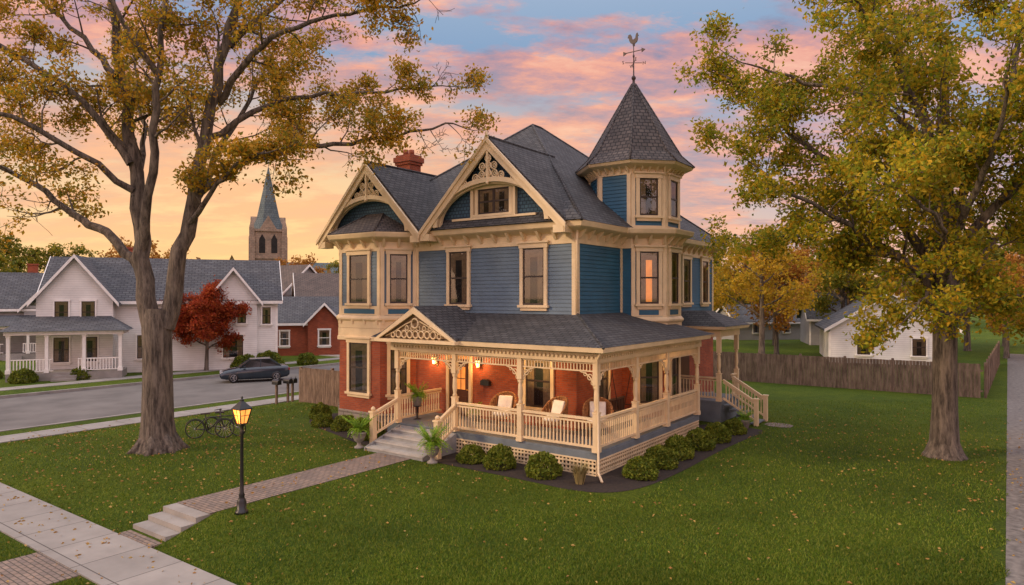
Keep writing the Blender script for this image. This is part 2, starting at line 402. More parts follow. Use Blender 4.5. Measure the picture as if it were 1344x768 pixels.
def gable(cx,half,zf,rise,yb,yback,wallmat,skirt):
    y0=yb
    g=MB()
    t=0.10
    for s in (-1,1):
        pts=[(cx+s*(half+0.12),y0-0.04,zf-0.12),(cx,y0-0.04,zf+rise),(cx,yback,zf+rise),(cx+s*(half+0.12),yback,zf-0.12)]
        g.prism([pts[0],pts[1],pts[2],pts[3]] if s<0 else [pts[3],pts[2],pts[1],pts[0]],(0,0,t))
    g.tube([(cx,y0-0.04,zf+rise+t),(cx,yback,zf+rise+t)],0.06,5)
    g.obj('gable_roof',[SHING],H)
    bb=MB()
    w=0.27; th=0.09
    k=rise/half; L_=math.hypot(1,k); dz=w*L_
    for s in (-1,1):
        # straight rake board, constant width, with a raised crown moulding on top
        bb.prism([(cx+s*(half+0.12),y0-0.05,zf-0.13),(cx,y0-0.05,zf+rise-0.01),(cx,y0-0.05,zf+rise-dz),(cx+s*(half+0.12),y0-0.05,zf-0.13-dz)] ,(0,-th,0))
        bb.prism([(cx+s*(half+0.22),y0-0.14,zf-0.20),(cx,y0-0.14,zf+rise+0.08),(cx,y0-0.14,zf+rise-0.08),(cx+s*(half+0.22),y0-0.14,zf-0.36)],(0,-0.07,0))
        bb.box(cx+s*(half-0.30),cx+s*(half+0.16),y0-0.13,y0+0.35,zf-0.50,zf-0.24)
    A=0.84*half; B=0.555*rise; zc=zf-0.02; N=36; aw=0.17
    for i in range(N):
        t0=math.pi*i/N; t1=math.pi*(i+1)/N
        o=lambda t,e:(cx+(A-e)*math.cos(t),y0-0.02,zc+(B-e)*math.sin(t))
        bb.prism([o(t0,0),o(t1,0),o(t1,aw),o(t0,aw)],(0,-0.08,0))
        o3=lambda t,e:(cx+(A-aw-e)*math.cos(t),y0+0.16,zc+(B-aw-e)*math.sin(t))
        bb.prism([o3(t0,-0.14),o3(t1,-0.14),o3(t1,0.06),o3(t0,0.06)],(0,-0.12,0))
    # scroll fretwork between arch and rake
    zt_=rise-dz
    for row,(zz,nn_,sp_) in enumerate(((B+0.13,5,0.29),(B+0.40,3,0.27),(B+0.66,1,0.25))):
        for i in range(nn_):
            x=(i-(nn_-1)/2)*sp_
            drop=0.30*abs(x)**1.6*(1 if row==0 else 0.6)
            r_=0.125
            if zz-drop+r_*0.8<zt_-k*abs(x)+0.10:
                bb.ring((cx+x,y0-0.05,zf+zz-drop),r_,0.033,'y',12); bb.ring((cx+x+0.01,y0-0.05,zf+zz-drop),r_*0.42,0.028,'y',8)
    for s in (-1,1):
        for f in (0.34,0.44,0.54,0.64,0.74,0.84):
            x=f*half; rz=zt_-k*x; az=B*math.sqrt(max(0,1-(x/A)**2)); gp=rz-az
            if gp>0.02: 
                r_=max(0.05,min(0.13,gp*0.5)); bb.ring((cx+s*x,y0-0.05,zc+az+gp*0.5),r_,0.03,'y',10)
    bb.beam((cx,y0-0.07,zf+rise-0.2),(cx,y0-0.07,zf+B-0.16),0.09,0.09)
    bb.lathe((cx,y0-0.10,zf+B-0.30),[(0.01,0),(0.07,0.06),(0.03,0.14)],8)
    bb.lathe((cx,y0-0.14,zf+rise+0.02),[(0.08,0),(0.08,0.06),(0.04,0.12),(0.06,0.2),(0,0.3)],8)
    bb.obj('bargeboard',[CREAM],H)
    gw=MB(); yw=y0+0.34
    gw.poly([(cx-half,yw,zf-0.2),(cx+half,yw,zf-0.2),(cx,yw,zf+rise-0.05)])
    gw.obj('gable_wall',[wallmat],H)
    if skirt:
        sk=MB(); sk.poly([(cx-half-0.1,y0-0.06,ZE+0.01),(cx+half+0.75,y0-0.06,ZE+0.01),(cx+half+0.2,yw+0.001,zf+0.30),(cx-half+0.2,yw+0.001,zf+0.30)])
        sk.poly([(cx+half+0.75,y0-0.06,ZE+0.01),(cx+half+0.2,yw+0.3,zf+0.30),(cx+half+0.2,yw,zf+0.30)])
        sk.obj('skirt_roof',[SHING],H)
gable(-5.4,3.1,7.85,3.0,1.85,6.2,SCALE,True)
gable(-11.7,2.85,7.82,2.85,1.80,8.2,SCALE,False)
window(H,(-5.4,2.19,8.22),0,1.70,0.92,pair=2,tw=0.14)
sl=MB(); sl.box(-7.3,-3.5,2.02,2.18,8.04,8.12)
for s in (-1,1): sl.box(-5.4+s*0.90,-5.4+s*1.02,2.04,2.18,8.121,9.25)
sl.obj('window_hood',[CREAM],H)
bh=MB()
E=[]
for p in [(-13.95,2.2),(-12.98,0.80),(-10.22,0.80),(-9.25,2.2)]: E.append((p[0],p[1],ZE+0.012))
T1,T2=(-12.1,2.13,8.62),(-11.1,2.13,8.62)
bh.poly([E[0],E[1],T1]); bh.poly([E[1],E[2],T2,T1]); bh.poly([E[2],E[3],T2])
for p,q in ((E[1],T1),(E[2],T2),(T1,T2)): bh.tube([p,q],0.04,5)
bh.obj('bay_roof',[SHINGB],H)
# ---------------- turret
TC=(-2.4,7.4); RI=1.65
def octo(r,c=TC):
    R_=r/math.cos(rad(22.5)); return [(c[0]+R_*math.cos(rad(22.5+45*i)),c[1]+R_*math.sin(rad(22.5+45*i))) for i in range(8)]
T=empty('turret',(0,0,0),0,H)
tw=MB(); O=octo(RI-0.03)
for i in range(8):
    p,q=O[i],O[(i+1)%8]; tw.clap(p,q,7.6,9.95,0)
    dv=(Vector(q)-Vector(p)); ln=dv.length; dv.normalize(); nv=Vector((dv.y,-dv.x))
    for (t0,t1) in ((0,0.15),(ln-0.15,ln)):
        a=Vector(p)+dv*t0; b=Vector(p)+dv*t1
        tw.prism([(a.x,a.y,7.6),(b.x,b.y,7.6),(b.x+nv.x*0.045,b.y+nv.y*0.045,7.6),(a.x+nv.x*0.045,a.y+nv.y*0.045,7.6)],(0,0,2.3),1)
    a=Vector(p)+dv*0.15; b=Vector(q)-dv*0.15
    tw.prism([(a.x,a.y,7.75),(b.x,b.y,7.75),(b.x+nv.x*0.04,b.y+nv.y*0.04,7.75),(a.x+nv.x*0.04,a.y+nv.y*0.04,7.75)],(0,0,0.13),1)
tw.obj('turret_wall',[SIDS,CREAM],T)
tc_=MB(); tc_.sweep(O,[(0,9.80),(0.05,9.80),(0.05,10.0),(0.14,10.04),(0.36,10.10),(0.46,10.14),(0.52,10.24),(0.0,10.24)])
tc_.sweep(O,[(0,7.50),(0.20,7.50),(0.20,7.62),(0.10,7.74),(0,7.74)])
for i in range(8):
    p,q=Vector(O[i]),Vector(O[(i+1)%8]); dv=(q-p).normalized(); nv=Vector((dv.y,-dv.x)); ln=(q-p).length
    for j in range(5):
        a=p+dv*(0.08+(ln-0.16)*j/4-0.035)
        tc_.prism([(a.x+nv.x*0.04,a.y+nv.y*0.04,9.86),(a.x+nv.x*0.09,a.y+nv.y*0.09,9.86),(a.x+nv.x*0.28,a.y+nv.y*0.28,10.09),(a.x+nv.x*0.04,a.y+nv.y*0.04,10.09)],(dv.x*0.07,dv.y*0.07,0))
tc_.obj('turret_cornice',[CREAM],T)
tr=MB(); o1=octo(2.17);o2=octo(1.70);o3=octo(0.06)
for i in range(8):
    j=(i+1)%8
    tr.poly([(*o1[i],10.245),(*o1[j],10.245),(*o2[j],10.72),(*o2[i],10.72)])
    tr.poly([(*o2[i],10.72),(*o2[j],10.72),(*o3[j],13.70),(*o3[i],13.70)])
    tr.tube([(*o1[i],10.25),(*o2[i],10.72),(*o3[i],13.7)],0.04,4)
tr.obj('turret_roof',[SHINGB],T)
wv=MB()
wv.lathe((TC[0],TC[1],13.55),[(0.14,0),(0.13,0.1),(0.06,0.18),(0.05,0.3),(0.09,0.36),(0.09,0.42),(0.03,0.5),(0.02,1.2),(0.04,1.24),(0.04,1.3),(0.018,1.34),(0.018,1.80)],8)
z=14.55
for ang in range(4):
    t=rad(36+90*ang); dx,dy=math.cos(t),math.sin(t)
    wv.beam((TC[0],TC[1],z),(TC[0]+dx*0.34,TC[1]+dy*0.34,z),0.02,0.02)
    lx,ly=TC[0]+dx*0.42,TC[1]+dy*0.42
    wv.text('NWSE'[ang],(lx,ly,z),0.18)
wv.beam((TC[0]-0.36,TC[1]+0.0,15.0),(TC[0]+0.36,TC[1],15.0),0.02,0.03)
wv.prism([(TC[0]+0.34,TC[1],15.09),(TC[0]+0.50,TC[1],15.0),(TC[0]+0.34,TC[1],14.91)],(0,0.03,0))
wv.prism([(TC[0]-0.46,TC[1],15.09),(TC[0]-0.30,TC[1],15.0),(TC[0]-0.46,TC[1],14.91)],(0,0.03,0))
rooster=[(-0.04,0),(0.04,0),(0.05,0.10),(0.16,0.18),(0.20,0.30),(0.19,0.42),(0.25,0.44),(0.20,0.48),(0.19,0.56),(0.13,0.55),(0.10,0.48),(0.08,0.36),(0.0,0.30),(-0.08,0.33),(-0.10,0.46),(-0.16,0.56),(-0.25,0.55),(-0.30,0.42),(-0.24,0.40),(-0.22,0.28),(-0.15,0.16),(-0.06,0.10)]
wv.prism([(TC[0]+x*0.9,TC[1],15.22+zz*0.9) for x,zz in rooster],(0,0.035,0))
wv.obj('weathervane',[COPPER],T)
window(H,(-1.255,6.255,8.25),rad(45),0.98,1.4)
window(H,(-0.78,7.4,8.25),rad(90),0.96,1.4)
# ---------------- porch
P=empty('porch',(0,0,0),0,H)
DZ=0.70
dk=MB()
dk.box(-8.6,0,0,2.39,DZ-0.06,DZ); dk.box(-2.09,0,2.39,8.05,DZ-0.06,DZ)
dk.box(-5.35,0.02,-0.03,0.03,DZ-0.22,DZ-0.061); dk.box(-0.03,0.03,0.03,8.05,DZ-0.22,DZ-0.061); dk.box(-8.6,-7.95,-0.03,0.03,0,DZ-0.061)
dk.box(-8.62,-8.56,0.03,2.39,0,DZ-0.061); dk.box(-0.9,0,8.0,8.06,0,DZ-0.061)
dk.obj('deck',[GREYB],P)
def lattice(p,q,z0,z1):
    la=MB()
    p=Vector((p[0],p[1],0));q=Vector((q[0],q[1],0)); d=(q-p);ln=d.length;d.normalize(); nn=Vector((d.y,-d.x,0))
    def strip(a,b,za,zb,o): 
        A=p+d*a+nn*o; B=p+d*b+nn*o
        la.prism([(A.x,A.y,za),(B.x,B.y,za),(B.x,B.y,zb),(A.x,A.y,zb)],nn*0.02)
    strip(0,ln,z0,z0+0.07,0.02); strip(0,ln,z1-0.05,z1,0.02)
    k=int(ln/0.125)
    for i in range(k+1):
        t=i*ln/k; strip(max(0,t-0.027),min(ln,t+0.027),z0,z1,-0.005)
    k=int((z1-z0)/0.115)
    for i in range(1,k): 
        zz=z0+(z1-z0)*i/k; strip(0,ln,zz-0.025,zz+0.025,0.018-0.002)
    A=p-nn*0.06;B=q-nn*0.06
    la.add([(A.x,A.y,z0),(B.x,B.y,z0),(B.x,B.y,z1),(A.x,A.y,z1)],[(0,1,2,3)],1)  # dark sheet behind the slats imitates the shade under the deck
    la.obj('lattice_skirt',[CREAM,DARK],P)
lattice((-5.35,0),(0,0),-0.02,DZ-0.22); lattice((0,0),(0,8.0),-0.02,DZ-0.22)
ZB=3.30
def post(x,y,z0=DZ,z1=ZB,par=P):
    m=MB(); h=z1-z0; s=0.085
    m.box(-s,s,-s,s,0,1.12); m.box(-s-0.02,s+0.02,-s-0.02,s+0.02,0,0.14); m.box(-s-0.015,s+0.015,-s-0.015,s+0.015,1.121,1.16)
    m.lathe((0,0,0),[(0.05,1.16),(0.085,1.2),(0.055,1.27),(0.06,1.32),(0.082,1.45),(0.07,1.75),(0.055,h-0.78),(0.085,h-0.72),(0.05,h-0.67),(0.05,h-0.66)],10)
    m.box(-s,s,-s,s,h-0.66,h)
    return m.obj('post',[CREAM],par,(x,y,z0))
PX=[0,-2.7,-5.4,-8.1]
for x in PX: post(x,0.0)
PY=[2.55,5.0,7.9]
for y in PY: post(0,y)
def bay_frieze(p,q):
    m=MB(); p=Vector((*p,0));q=Vector((*q,0));d=(q-p);ln=d.length;d.normalize(); up=Vector((0,0,1))
    a=0.085; at=lambda t,z:(p+d*t)+up*z
    m.beam(at(a,3.27),at(ln-a,3.27),0.07,0.05); m.beam(at(a,3.04),at(ln-a,3.04),0.07,0.04)
    k=int(ln/0.105)
    for i in range(1,k): 
        t=ln*i/k; m.beam(at(t,3.05),at(t,3.25),0.03,0.03)
    for s in (0,1):
        f=(lambda t:t) if s==0 else (lambda t:ln-t)
        arc=[(a,2.52)]+[(a+0.44*(1-math.cos(u)),2.52+0.48*math.sin(u)) for u in [0.25*j for j in range(1,7)]]+[(a+0.46,3.02)]
        m.tube([at(f(t),z) for t,z in arc],0.024,5)
        pts=[at(f(a+0.13+0.085*math.cos(u)),2.86+0.085*math.sin(u)) for u in [j*math.pi/5 for j in range(10)]]
        m.tube(pts,0.02,4,0,True)
        pts=[at(f(a+0.29+0.05*math.cos(u)),2.94+0.05*math.sin(u)) for u in [j*math.pi/4 for j in range(8)]]
        m.tube(pts,0.016,4,0,True)
        pts=[at(f(a+0.05+0.045*math.cos(u)),2.70+0.06*math.sin(u)) for u in [j*math.pi/4 for j in range(8)]]
        m.tube(pts,0.016,4,0,True)
    return m.obj('spindle_frieze',[CREAM],P)
def railing(p,q,z0,par=P,h=0.95,z1=None):
    m=MB(); z1=z0 if z1 is None else z1
    p=Vector((p[0],p[1],z0));q=Vector((q[0],q[1],z1)); d=q-p; ln=Vector((d.x,d.y)).length
    u=Vector((0,0,1))
    m.beam(p+u*h,q+u*h,0.10,0.07); m.beam(p+u*(h-0.10),q+u*(h-0.10),0.05,0.05); m.beam(p+u*0.14,q+u*0.14,0.06,0.07)
    k=max(2,int(ln/0.125))
    for i in range(1,k):
        c=p+d*i/k
        m.beam(c+u*0.16,c+u*0.42,0.042,0.042); m.beam(c+u*0.42,c+u*0.62,0.028,0.028); m.beam(c+u*0.62,c+u*(h-0.1),0.042,0.042)
    return m.obj('railing',[CREAM],par)
for i in range(3):
    bay_frieze((PX[i+1],0),(PX[i],0))
yy=[0]+PY
for i in range(3):
    bay_frieze((0,yy[i]),(0,yy[i+1])); railing((0,yy[i]+0.09),(0,yy[i+1]-0.09),DZ)
railing((-5.3,0),(-2.8,0),DZ); railing((-2.6,0),(-0.09,0),DZ)
bay_frieze((-8.1,2.2),(-8.1,0.0)); railing((-8.1,2.3),(-8.1,0.1),DZ)
pr=MB()
pr.box(-8.35,0.12,-0.12,0.12,ZB+0.001,3.56); pr.box(-0.12,0.12,0.12,8.05,ZB+0.001,3.56); pr.box(-8.35,-8.1,0.12,2.38,ZB+0.001,3.56)
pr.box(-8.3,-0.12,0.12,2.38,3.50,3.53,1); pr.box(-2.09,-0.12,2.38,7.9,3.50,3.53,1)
for i in range(56): pr.box(-8.2+i*0.15,-8.13+i*0.15,-0.17,-0.12,3.42,3.5)
for i in range(52): pr.box(0.12,0.17,-0.05+i*0.15,0.02+i*0.15,3.42,3.5)
pr.sweep([(-8.9,-0.0),(0,0),(0,8.1)],[(-0.02,3.562),(0.40,3.60),(0.46,3.62),(0.48,3.76),(0.0,3.76)],0,False)
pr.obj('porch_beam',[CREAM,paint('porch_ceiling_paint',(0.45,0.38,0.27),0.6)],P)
pf=MB(); e=0.49; zr=3.77; zt=4.62
pf.poly([(-9.0,-e,zr),(e,-e,zr),(-2.05,2.42,zt),(-9.0,2.42,zt)])
pf.poly([(e,-e,zr),(e,8.55,zr),(-2.05,6.3,zt),(-2.05,2.42,zt)])
pf.poly([(e,8.55,zr),(-2.05,8.55,zr),(-2.05,6.3,zt)])
pf.tube([(e,-e,zr),(-2.05,2.42,zt)],0.05,5)
pf.add([(-9.0,-e,zr),(-9.0,2.42,zr),(-9.0,2.42,zt)],[(0,1,2)],1)
pf.obj('porch_roof',[SHING,CREAM],P)
pd=MB(); pc=-6.68; hw=1.78; zb=3.80; rs=1.02; yf=-0.62
for s in (-1,1):
    q=[(pc+s*(hw+0.05),yf,zb-0.03),(pc,yf,zb+rs),(pc,1.6,zb+rs),(pc+s*(hw+0.05),1.6,zb-0.03)]
    pd.prism(q if s<0 else q[::-1],(0,0,0.07),0)
    pd.prism([(pc+s*(hw+0.08),yf+0.0,zb-0.05),(pc,yf+0.0,zb+rs+0.03),(pc,yf,zb+rs-0.18),(pc+s*(hw-0.10),yf,zb-0.05)],(0,-0.08,0),1)
pd.poly([(pc-hw,yf+0.12,zb),(pc+hw,yf+0.12,zb),(pc,yf+0.12,zb+rs-0.03)],2)
pd.box(pc-hw-0.1,pc+hw+0.1,yf-0.10,yf+0.2,zb-0.16,zb-0.052,1)
for i in range(-5,6):
    x=i*0.27; top=rs*(1-abs(x)/hw)-0.20
    if top>0.12:
        r_=min(0.12,top*0.42); pd.ring((pc+x,yf+0.05,zb+r_),r_,0.028,'y',12,1)
        if top>0.38: pd.ring((pc+x+0.13,yf+0.05,zb+0.33),0.08,0.022,'y',10,1)
pd.ring((pc,yf+0.02,zb+0.50),0.16,0.035,'y',14,1)
for s in (-1,1): pd.tube([(pc+s*0.1,yf+0.05,zb+0.6),(pc+s*0.5,yf+0.05,zb+0.45),(pc+s*1.0,yf+0.05,zb+0.2),(pc+s*1.45,yf+0.05,zb+0.04)],0.03,4,1)
pd.obj('pediment',[SHING,CREAM,paint('ochre_panel',(0.30,0.20,0.10),0.6)],P)
# staircase
S=MB(); ns=4
for i in range(ns):
    zt_=DZ-0.14*(i)-0.14; y1=-0.40*i-0.03; y0=y1-0.43
    S.box(-7.95,-5.35,y0,y1,zt_-0.04,zt_,0)
    S.box(-7.93,-5.37,y0+0.03,y0+0.05,zt_-0.14,zt_-0.041,1)
S.box(-7.93,-5.37,-0.06,-0.031,DZ-0.14,DZ-0.062,1)
for x in (-8.0,-5.35):
    S.prism([(x,-0.03,0),(x,-1.68,0),(x,-1.68,0.12),(x,-0.03,DZ-0.061)],(0.05,0,0),1)
SO=S.obj('staircase',[paint('step_paint',(0.40,0.39,0.36),0.6),paint('riser_paint',(0.27,0.275,0.27),0.6)],H)
for x in (-8.0,-5.33):
    sgn=-1 if x<-6 else 1
    r=railing((x,-0.1),(x+sgn*0.14,-1.05),DZ,SO,0.88,0.32)
    m=MB(); m.box(-0.09,0.09,-0.09,0.09,-0.1,1.10); m.box(-0.12,0.12,-0.12,0.12,1.10,1.15); m.lathe((0,0,1.15),[(0.04,0),(0.08,0.05),(0.08,0.10),(0.03,0.15),(0,0.16)],8)
    m.obj('newel_post',[CREAM],SO,(x+sgn*0.16,-1.12,0.10))
for X in (-8.35,-6.17):
    m=MB(); m.box(-0.05,0.05,-0.03,0,0,0.22); m.beam((0,-0.02,0.18),(0,-0.16,0.24),0.025,0.025); m.lathe((0,-0.18,0.20),[(0.09,0),(0.10,0.02),(0.02,0.10),(0,0.12)],6,0,False)
    m.lathe((0,-0.18,-0.06),[(0.02,0),(0.055,0.02)],6,0,False)
    w=m.obj('wall_lantern',[BLACK],H,(X,2.36,2.65))
    g=MB(); g.lathe((0,-0.18,-0.04),[(0.055,0),(0.085,0.235)],6,0,False); g.obj('lantern_glass',[LAMPG],w)
    ld=bpy.data.lights.new('lantern_light','POINT'); ld.energy=38; ld.color=(1.0,0.52,0.19); ld.shadow_soft_size=0.08
    lo=bpy.data.objects.new('lantern_light',ld); COL.objects.link(lo); lo.parent=w; lo.location=(0,-0.36,0.05)
for (lx,ly,en) in ((-3.6,1.3,70),(-1.0,4.2,40)):
    m=MB(); m.lathe((0,0,0),[(0.03,0.25),(0.03,0.12),(0.12,0.10),(0.14,0.0),(0.09,-0.10),(0,-0.12)],10); cl=m.obj('ceiling_lamp',[LAMPG],H,(lx,ly,3.26))
    ld=bpy.data.lights.new('ceiling_light','POINT'); ld.energy=en; ld.color=(1.0,0.60,0.27); ld.shadow_soft_size=0.12
    lo=bpy.data.objects.new('ceiling_light',ld); COL.objects.link(lo); lo.parent=cl; lo.location=(0,0,-0.3)
m=MB(); m.tube([(-2.1+0.12,2.4-0.12,7.5),(-1.98,2.24,7.1),(-1.98,2.28,4.7)],0.045,6); m.obj('downspout',[CREAM],H)
m=MB(); m.tube([(0.35,-0.38,3.65),(0.12,-0.16,3.4),(0.14,-0.14,0.15),(0.5,-0.6,0.05)],0.04,6); m.obj('downspout',[CREAM],H)
# side entry porch
Q=empty('side_porch',(0,0,0),0,H)
fx=-0.05
m=MB(); m.box(-2.09,fx+0.1,10.4,12.9,0.80,0.88); m.box(-2.09,fx+0.07,10.43,12.87,-0.1,0.80); m.obj('deck',[GREYB],Q)
for (x,y) in ((fx,10.5),(fx,12.75),(-1.95,10.5)): post(x,y,0.88,3.55,Q)
railing((-1.85,10.5),(fx-0.08,10.5),0.88,Q); railing((fx,12.1),(fx,12.65),0.88,Q)
m=MB(); m.sweep([(-2.08,10.4),(fx+0.1,10.4),(fx+0.1,12.9),(-2.08,12.9)],[(-0.2,3.551),(0,3.551),(0.0,3.8),(0.30,3.86),(0.34,3.98),(-0.2,3.98)],0,False); m.obj('porch_beam',[CREAM],Q)
m=MB(); A=[(-2.08,10.05,3.99),(fx+0.46,10.05,3.99),(fx+0.46,13.25,3.99),(-2.08,13.25,3.99)]; t1,t2=(-2.08,11.2,4.6),(-2.08,12.1,4.6); r1,r2=(-0.9,11.2,4.6),(-0.9,12.1,4.6)
m.poly([A[0],A[1],r1,t1]); m.poly([A[1],A[2],r2,r1]); m.poly([A[2],A[3],t2,r2]); m.poly([t1,r1,r2,t2]); m.obj('porch_roof',[SHING],Q)
m=MB()
for i in range(5): m.box(fx+0.1+0.27*i,fx+0.39+0.27*i,10.7,11.9,0.68-0.16*i,0.725-0.16*i); m.box(fx+0.1+0.27*i,fx+0.12+0.27*i,10.7,11.9,0.56-0.16*i,0.68-0.16*i)
m.obj('staircase',[GREYB],Q)
for y in (10.65,11.95):
    m=railing((fx+0.12,y),(fx+1.42,y),0.86,Q,0.9,0.08)
    k=MB(); k.box(-0.08,0.08,-0.08,0.08,-0.05,1.05); k.box(-0.11,0.11,-0.11,0.11,1.05,1.10); k.obj('newel_post',[CREAM],Q,(fx+1.47,y,0))
window(H,(-2.1,9.75,1.5),rad(90),0.8,1.8)
m=MB(); m.box(-2.09,-2.03,11.3,12.3,0.88,3.0); m.obj('door',[paint('side_door_paint',(0.09,0.03,0.012),0.4)],H)
# ================================================================ GROUND
def lerpk(x,ks):
    if x<=ks[0][0]: return ks[0][1]
    for (a,u),(b,v) in zip(ks,ks[1:]):
        if x<=b: return u+(v-u)*(x-a)/(b-a)
    return ks[-1][1]
KX=[(-36.2,-0.32),(-35.75,-0.32),(-35.70,-0.50),(-24.15,-0.50),(-24.10,-0.36),(-21.2,-0.36),(-18.5,0.0)]
KY=[(-9.75,-0.42),(-8.3,0.0)]
def gh(X,Y): return min(lerpk(X,KX),lerpk(Y,KY)) if X>-24.1 else lerpk(X,KX)
xs=sorted(set([-1500,-400,-120,-60]+[k[0] for k in KX]+[-16+2*i for i in range(30)]+[60,120,400,1500]))
ys=sorted(set([-1500,-300,-60,-30,-20]+[k[0] for k in KY]+[-8+2*i for i in range(30)]+[70,120,400,1800]))
g=MB(); vs=[(x,y,gh(x,y)) for y in ys for x in xs]; nx=len(xs)
g.add(vs,[(j*nx+i,j*nx+i+1,(j+1)*nx+i+1,(j+1)*nx+i) for j in range(len(ys)-1) for i in range(nx-1)],0)
GR,nt,b=newmat('lawn_grass')
tc=nd(nt,'ShaderNodeTexCoord')
f1=noise(nt,0.22,4,tc.outputs['Object']); f2=noise(nt,14,6,tc.outputs['Object'],0.75); f3=noise(nt,1.6,5,tc.outputs['Object'],0.7)
c1=ramp(nt,f2,[(0.32,(0.030,0.062,0.006)),(0.5,(0.080,0.135,0.011)),(0.70,(0.175,0.225,0.024))])
c2=ramp(nt,f1,[(0.3,(0.68,0.76,0.8)),(0.7,(1.30,1.12,0.9))])
c3=ramp(nt,f3,[(0.3,(0.72,0.78,0.8)),(0.7,(1.20,1.14,1.0))])
cc=mixc(nt,1.0,mixc(nt,1.0,c1,c2,'MULTIPLY'),c3,'MULTIPLY')
nt.links.new(cc,b.inputs['Base Color']); b.inputs['Roughness'].default_value=0.9; b.inputs['Specular IOR Level'].default_value=0.15
fb=noise(nt,26,5,tc.outputs['Object'],0.8); bump(nt,b,mth(nt,'ADD',fb,f3),1.0,0.10)
site(g,'ground',[GR],kind='structure')
def slabmat(name,c1,c2,mo,bw,bh,ms,off=0.0):
    return brickmat(name,c1,c2,mo,bw,bh,ms,0.25,0.4,off,0.9)
PAVE=slabmat('pavement_concrete',(0.33,0.305,0.275),(0.29,0.27,0.245),(0.10,0.09,0.08),1.5,1.6,0.014)
PAVER=slabmat('paver_brick',(0.30,0.22,0.17),(0.21,0.165,0.14),(0.08,0.07,0.055),0.22,0.11,0.012,0.5)
ASPH=paint('asphalt',(0.135,0.125,0.115),0.9,0.3,0.6)
GRAV=paint('gravel',(0.17,0.15,0.13),0.95,0.5,6)
MULCH=paint('mulch_soil',(0.028,0.018,0.013),0.95,0.6,12)
m=MB(); m.box(-22.6,60,-11.4,-9.85,-0.6,-0.385); site(m,'pavement',[PAVE],kind='structure')
m=MB(); m.box(-22.75,-21.35,-11.4,140,-0.6,-0.325); site(m,'pavement',[PAVE],kind='structure')
m=MB(); m.box(-39.6,-38.2,-60,140,-0.6,-0.285); site(m,'pavement',[PAVE],kind='structure')
m=MB(); m.box(-35.68,-24.16,-100,300,-0.6,-0.46); site(m,'road',[ASPH],kind='structure')
m=MB(); m.box(-24.16,-23.98,-100,300,-0.6,-0.33); site(m,'kerb',[CONC],kind='structure')
m=MB(); m.box(-35.86,-35.68,-100,300,-0.6,-0.30); site(m,'kerb',[CONC],kind='structure')
m=MB(); m.box(-7.35,-5.85,-8.45,-1.6,-0.1,0.015); site(m,'front_path',[PAVER],kind='structure')
m=MB(); m.box(-7.6,-5.5,-14.5,-11.405,-0.5,-0.40); site(m,'front_path',[PAVER],kind='structure')
m=MB(); m.box(-7.35,-5.85,-9.845,-9.5,-0.5,-0.37); site(m,'front_path',[PAVER],kind='structure')
m=MB()
for i in range(3): m.box(-7.36,-5.84,-8.44-0.36*(i+1),-8.44-0.36*i,-0.5,-0.0-0.125*i)
site(m,'garden_steps',[CONC],label="three low concrete steps between the paver path and pavement",category="steps")
m=MB(); m.box(9.6,12.8,-30,60,-0.5,0.012); site(m,'gravel_driveway',[GRAV],kind='structure')
m=MB(); m.box(-56,-39.61,24,27,-0.5,-0.27); site(m,'driveway',[PAVE],kind='structure')
def sheet(name,pts,z,mt):
    m=MB(); m.poly([(x,y,z) for x,y in pts],0); return site(m,name,[mt],kind='structure')
def smooth(pts,it=3):
    for _ in range(it):
        o=[]
        for i in range(len(pts)):
            a=pts[i];b=pts[(i+1)%len(pts)]; o+=[(a[0]*.75+b[0]*.25,a[1]*.75+b[1]*.25),(a[0]*.25+b[0]*.75,a[1]*.25+b[1]*.75)]
        pts=o
    return pts
sheet('stepping_pad',smooth([(1.6,10.9),(2.6,10.8),(2.7,11.7),(1.6,11.8)],1),0.014,PAVER)
sheet('mulch_bed',smooth([(-5.3,1.0),(-5.3,-1.5),(-4,-1.5),(-1.5,-1.55),(0.6,-1.7),(1.6,-0.7),(1.8,2),(1.75,5),(1.9,8),(2.1,9.6),(1.6,10.1),(-1,10.1),(-1,1)]),0.008,MULCH)
sheet('mulch_bed',smooth([(-8.2,1.5),(-8.2,-1.3),(-9.5,-0.9),(-11.5,-0.3),(-13.5,0.2),(-15,1.6),(-14.6,3.2),(-9,3)]),0.008,MULCH)
# ================================================================ VEGETATION
def quads_mesh(name,V,F,mat,smooth=False):
    me=bpy.data.meshes.new(name); me.from_pydata(V,[],F); me.materials.append(mat)
    if smooth: me.polygons.foreach_set('use_smooth',[True]*len(me.polygons))
    return me
def leaves_np(C,s0,s1,rng,flat=0.0):
    n=len(C); a=rng.normal(size=(n,3)); a/=np.linalg.norm(a,axis=1)[:,None]
    t=rng.normal(size=(n,3)); 
    if flat: t[:,2]*=(1-flat); a[:,2]*=(1-flat)
    a/=np.linalg.norm(a,axis=1)[:,None]
    b=np.cross(a,t); b/=np.linalg.norm(b,axis=1)[:,None]
    s=rng.uniform(s0,s1,size=(n,1))
    k=np.cross(a,b)*s*0.25
    V=np.stack([C-a*s,C+b*s*0.55+k,C+a*s,C-b*s*0.55+k],axis=1).reshape(-1,3)
    F=np.arange(4*n).reshape(n,4)
    return V,F
def in_hard(X,Y):
    h=(Y<-9.8)&(Y>-11.45)
    h|=(X>-7.4)&(X<-5.8)&(Y<-1.6)&(Y>-9.9); h|=(X>-7.65)&(X<-5.45)&(Y<-11.3)
    h|=(X>-8.7)&(X<0.1)&(Y>-1.7)&(Y<16)&~((X<-8.2)&(Y<-1.3)); h|=(X>-5.3)&(X<1.9)&(Y>-1.6)&(Y<10.3); h|=(X>-15)&(X<-8)&(Y>-1.0)&(Y<16)
    h|=(X>9.5+0.15*np.sin(Y*3))&(X<12.9); h|=(X<-21.2)
    return h
rng=np.random.default_rng(17)
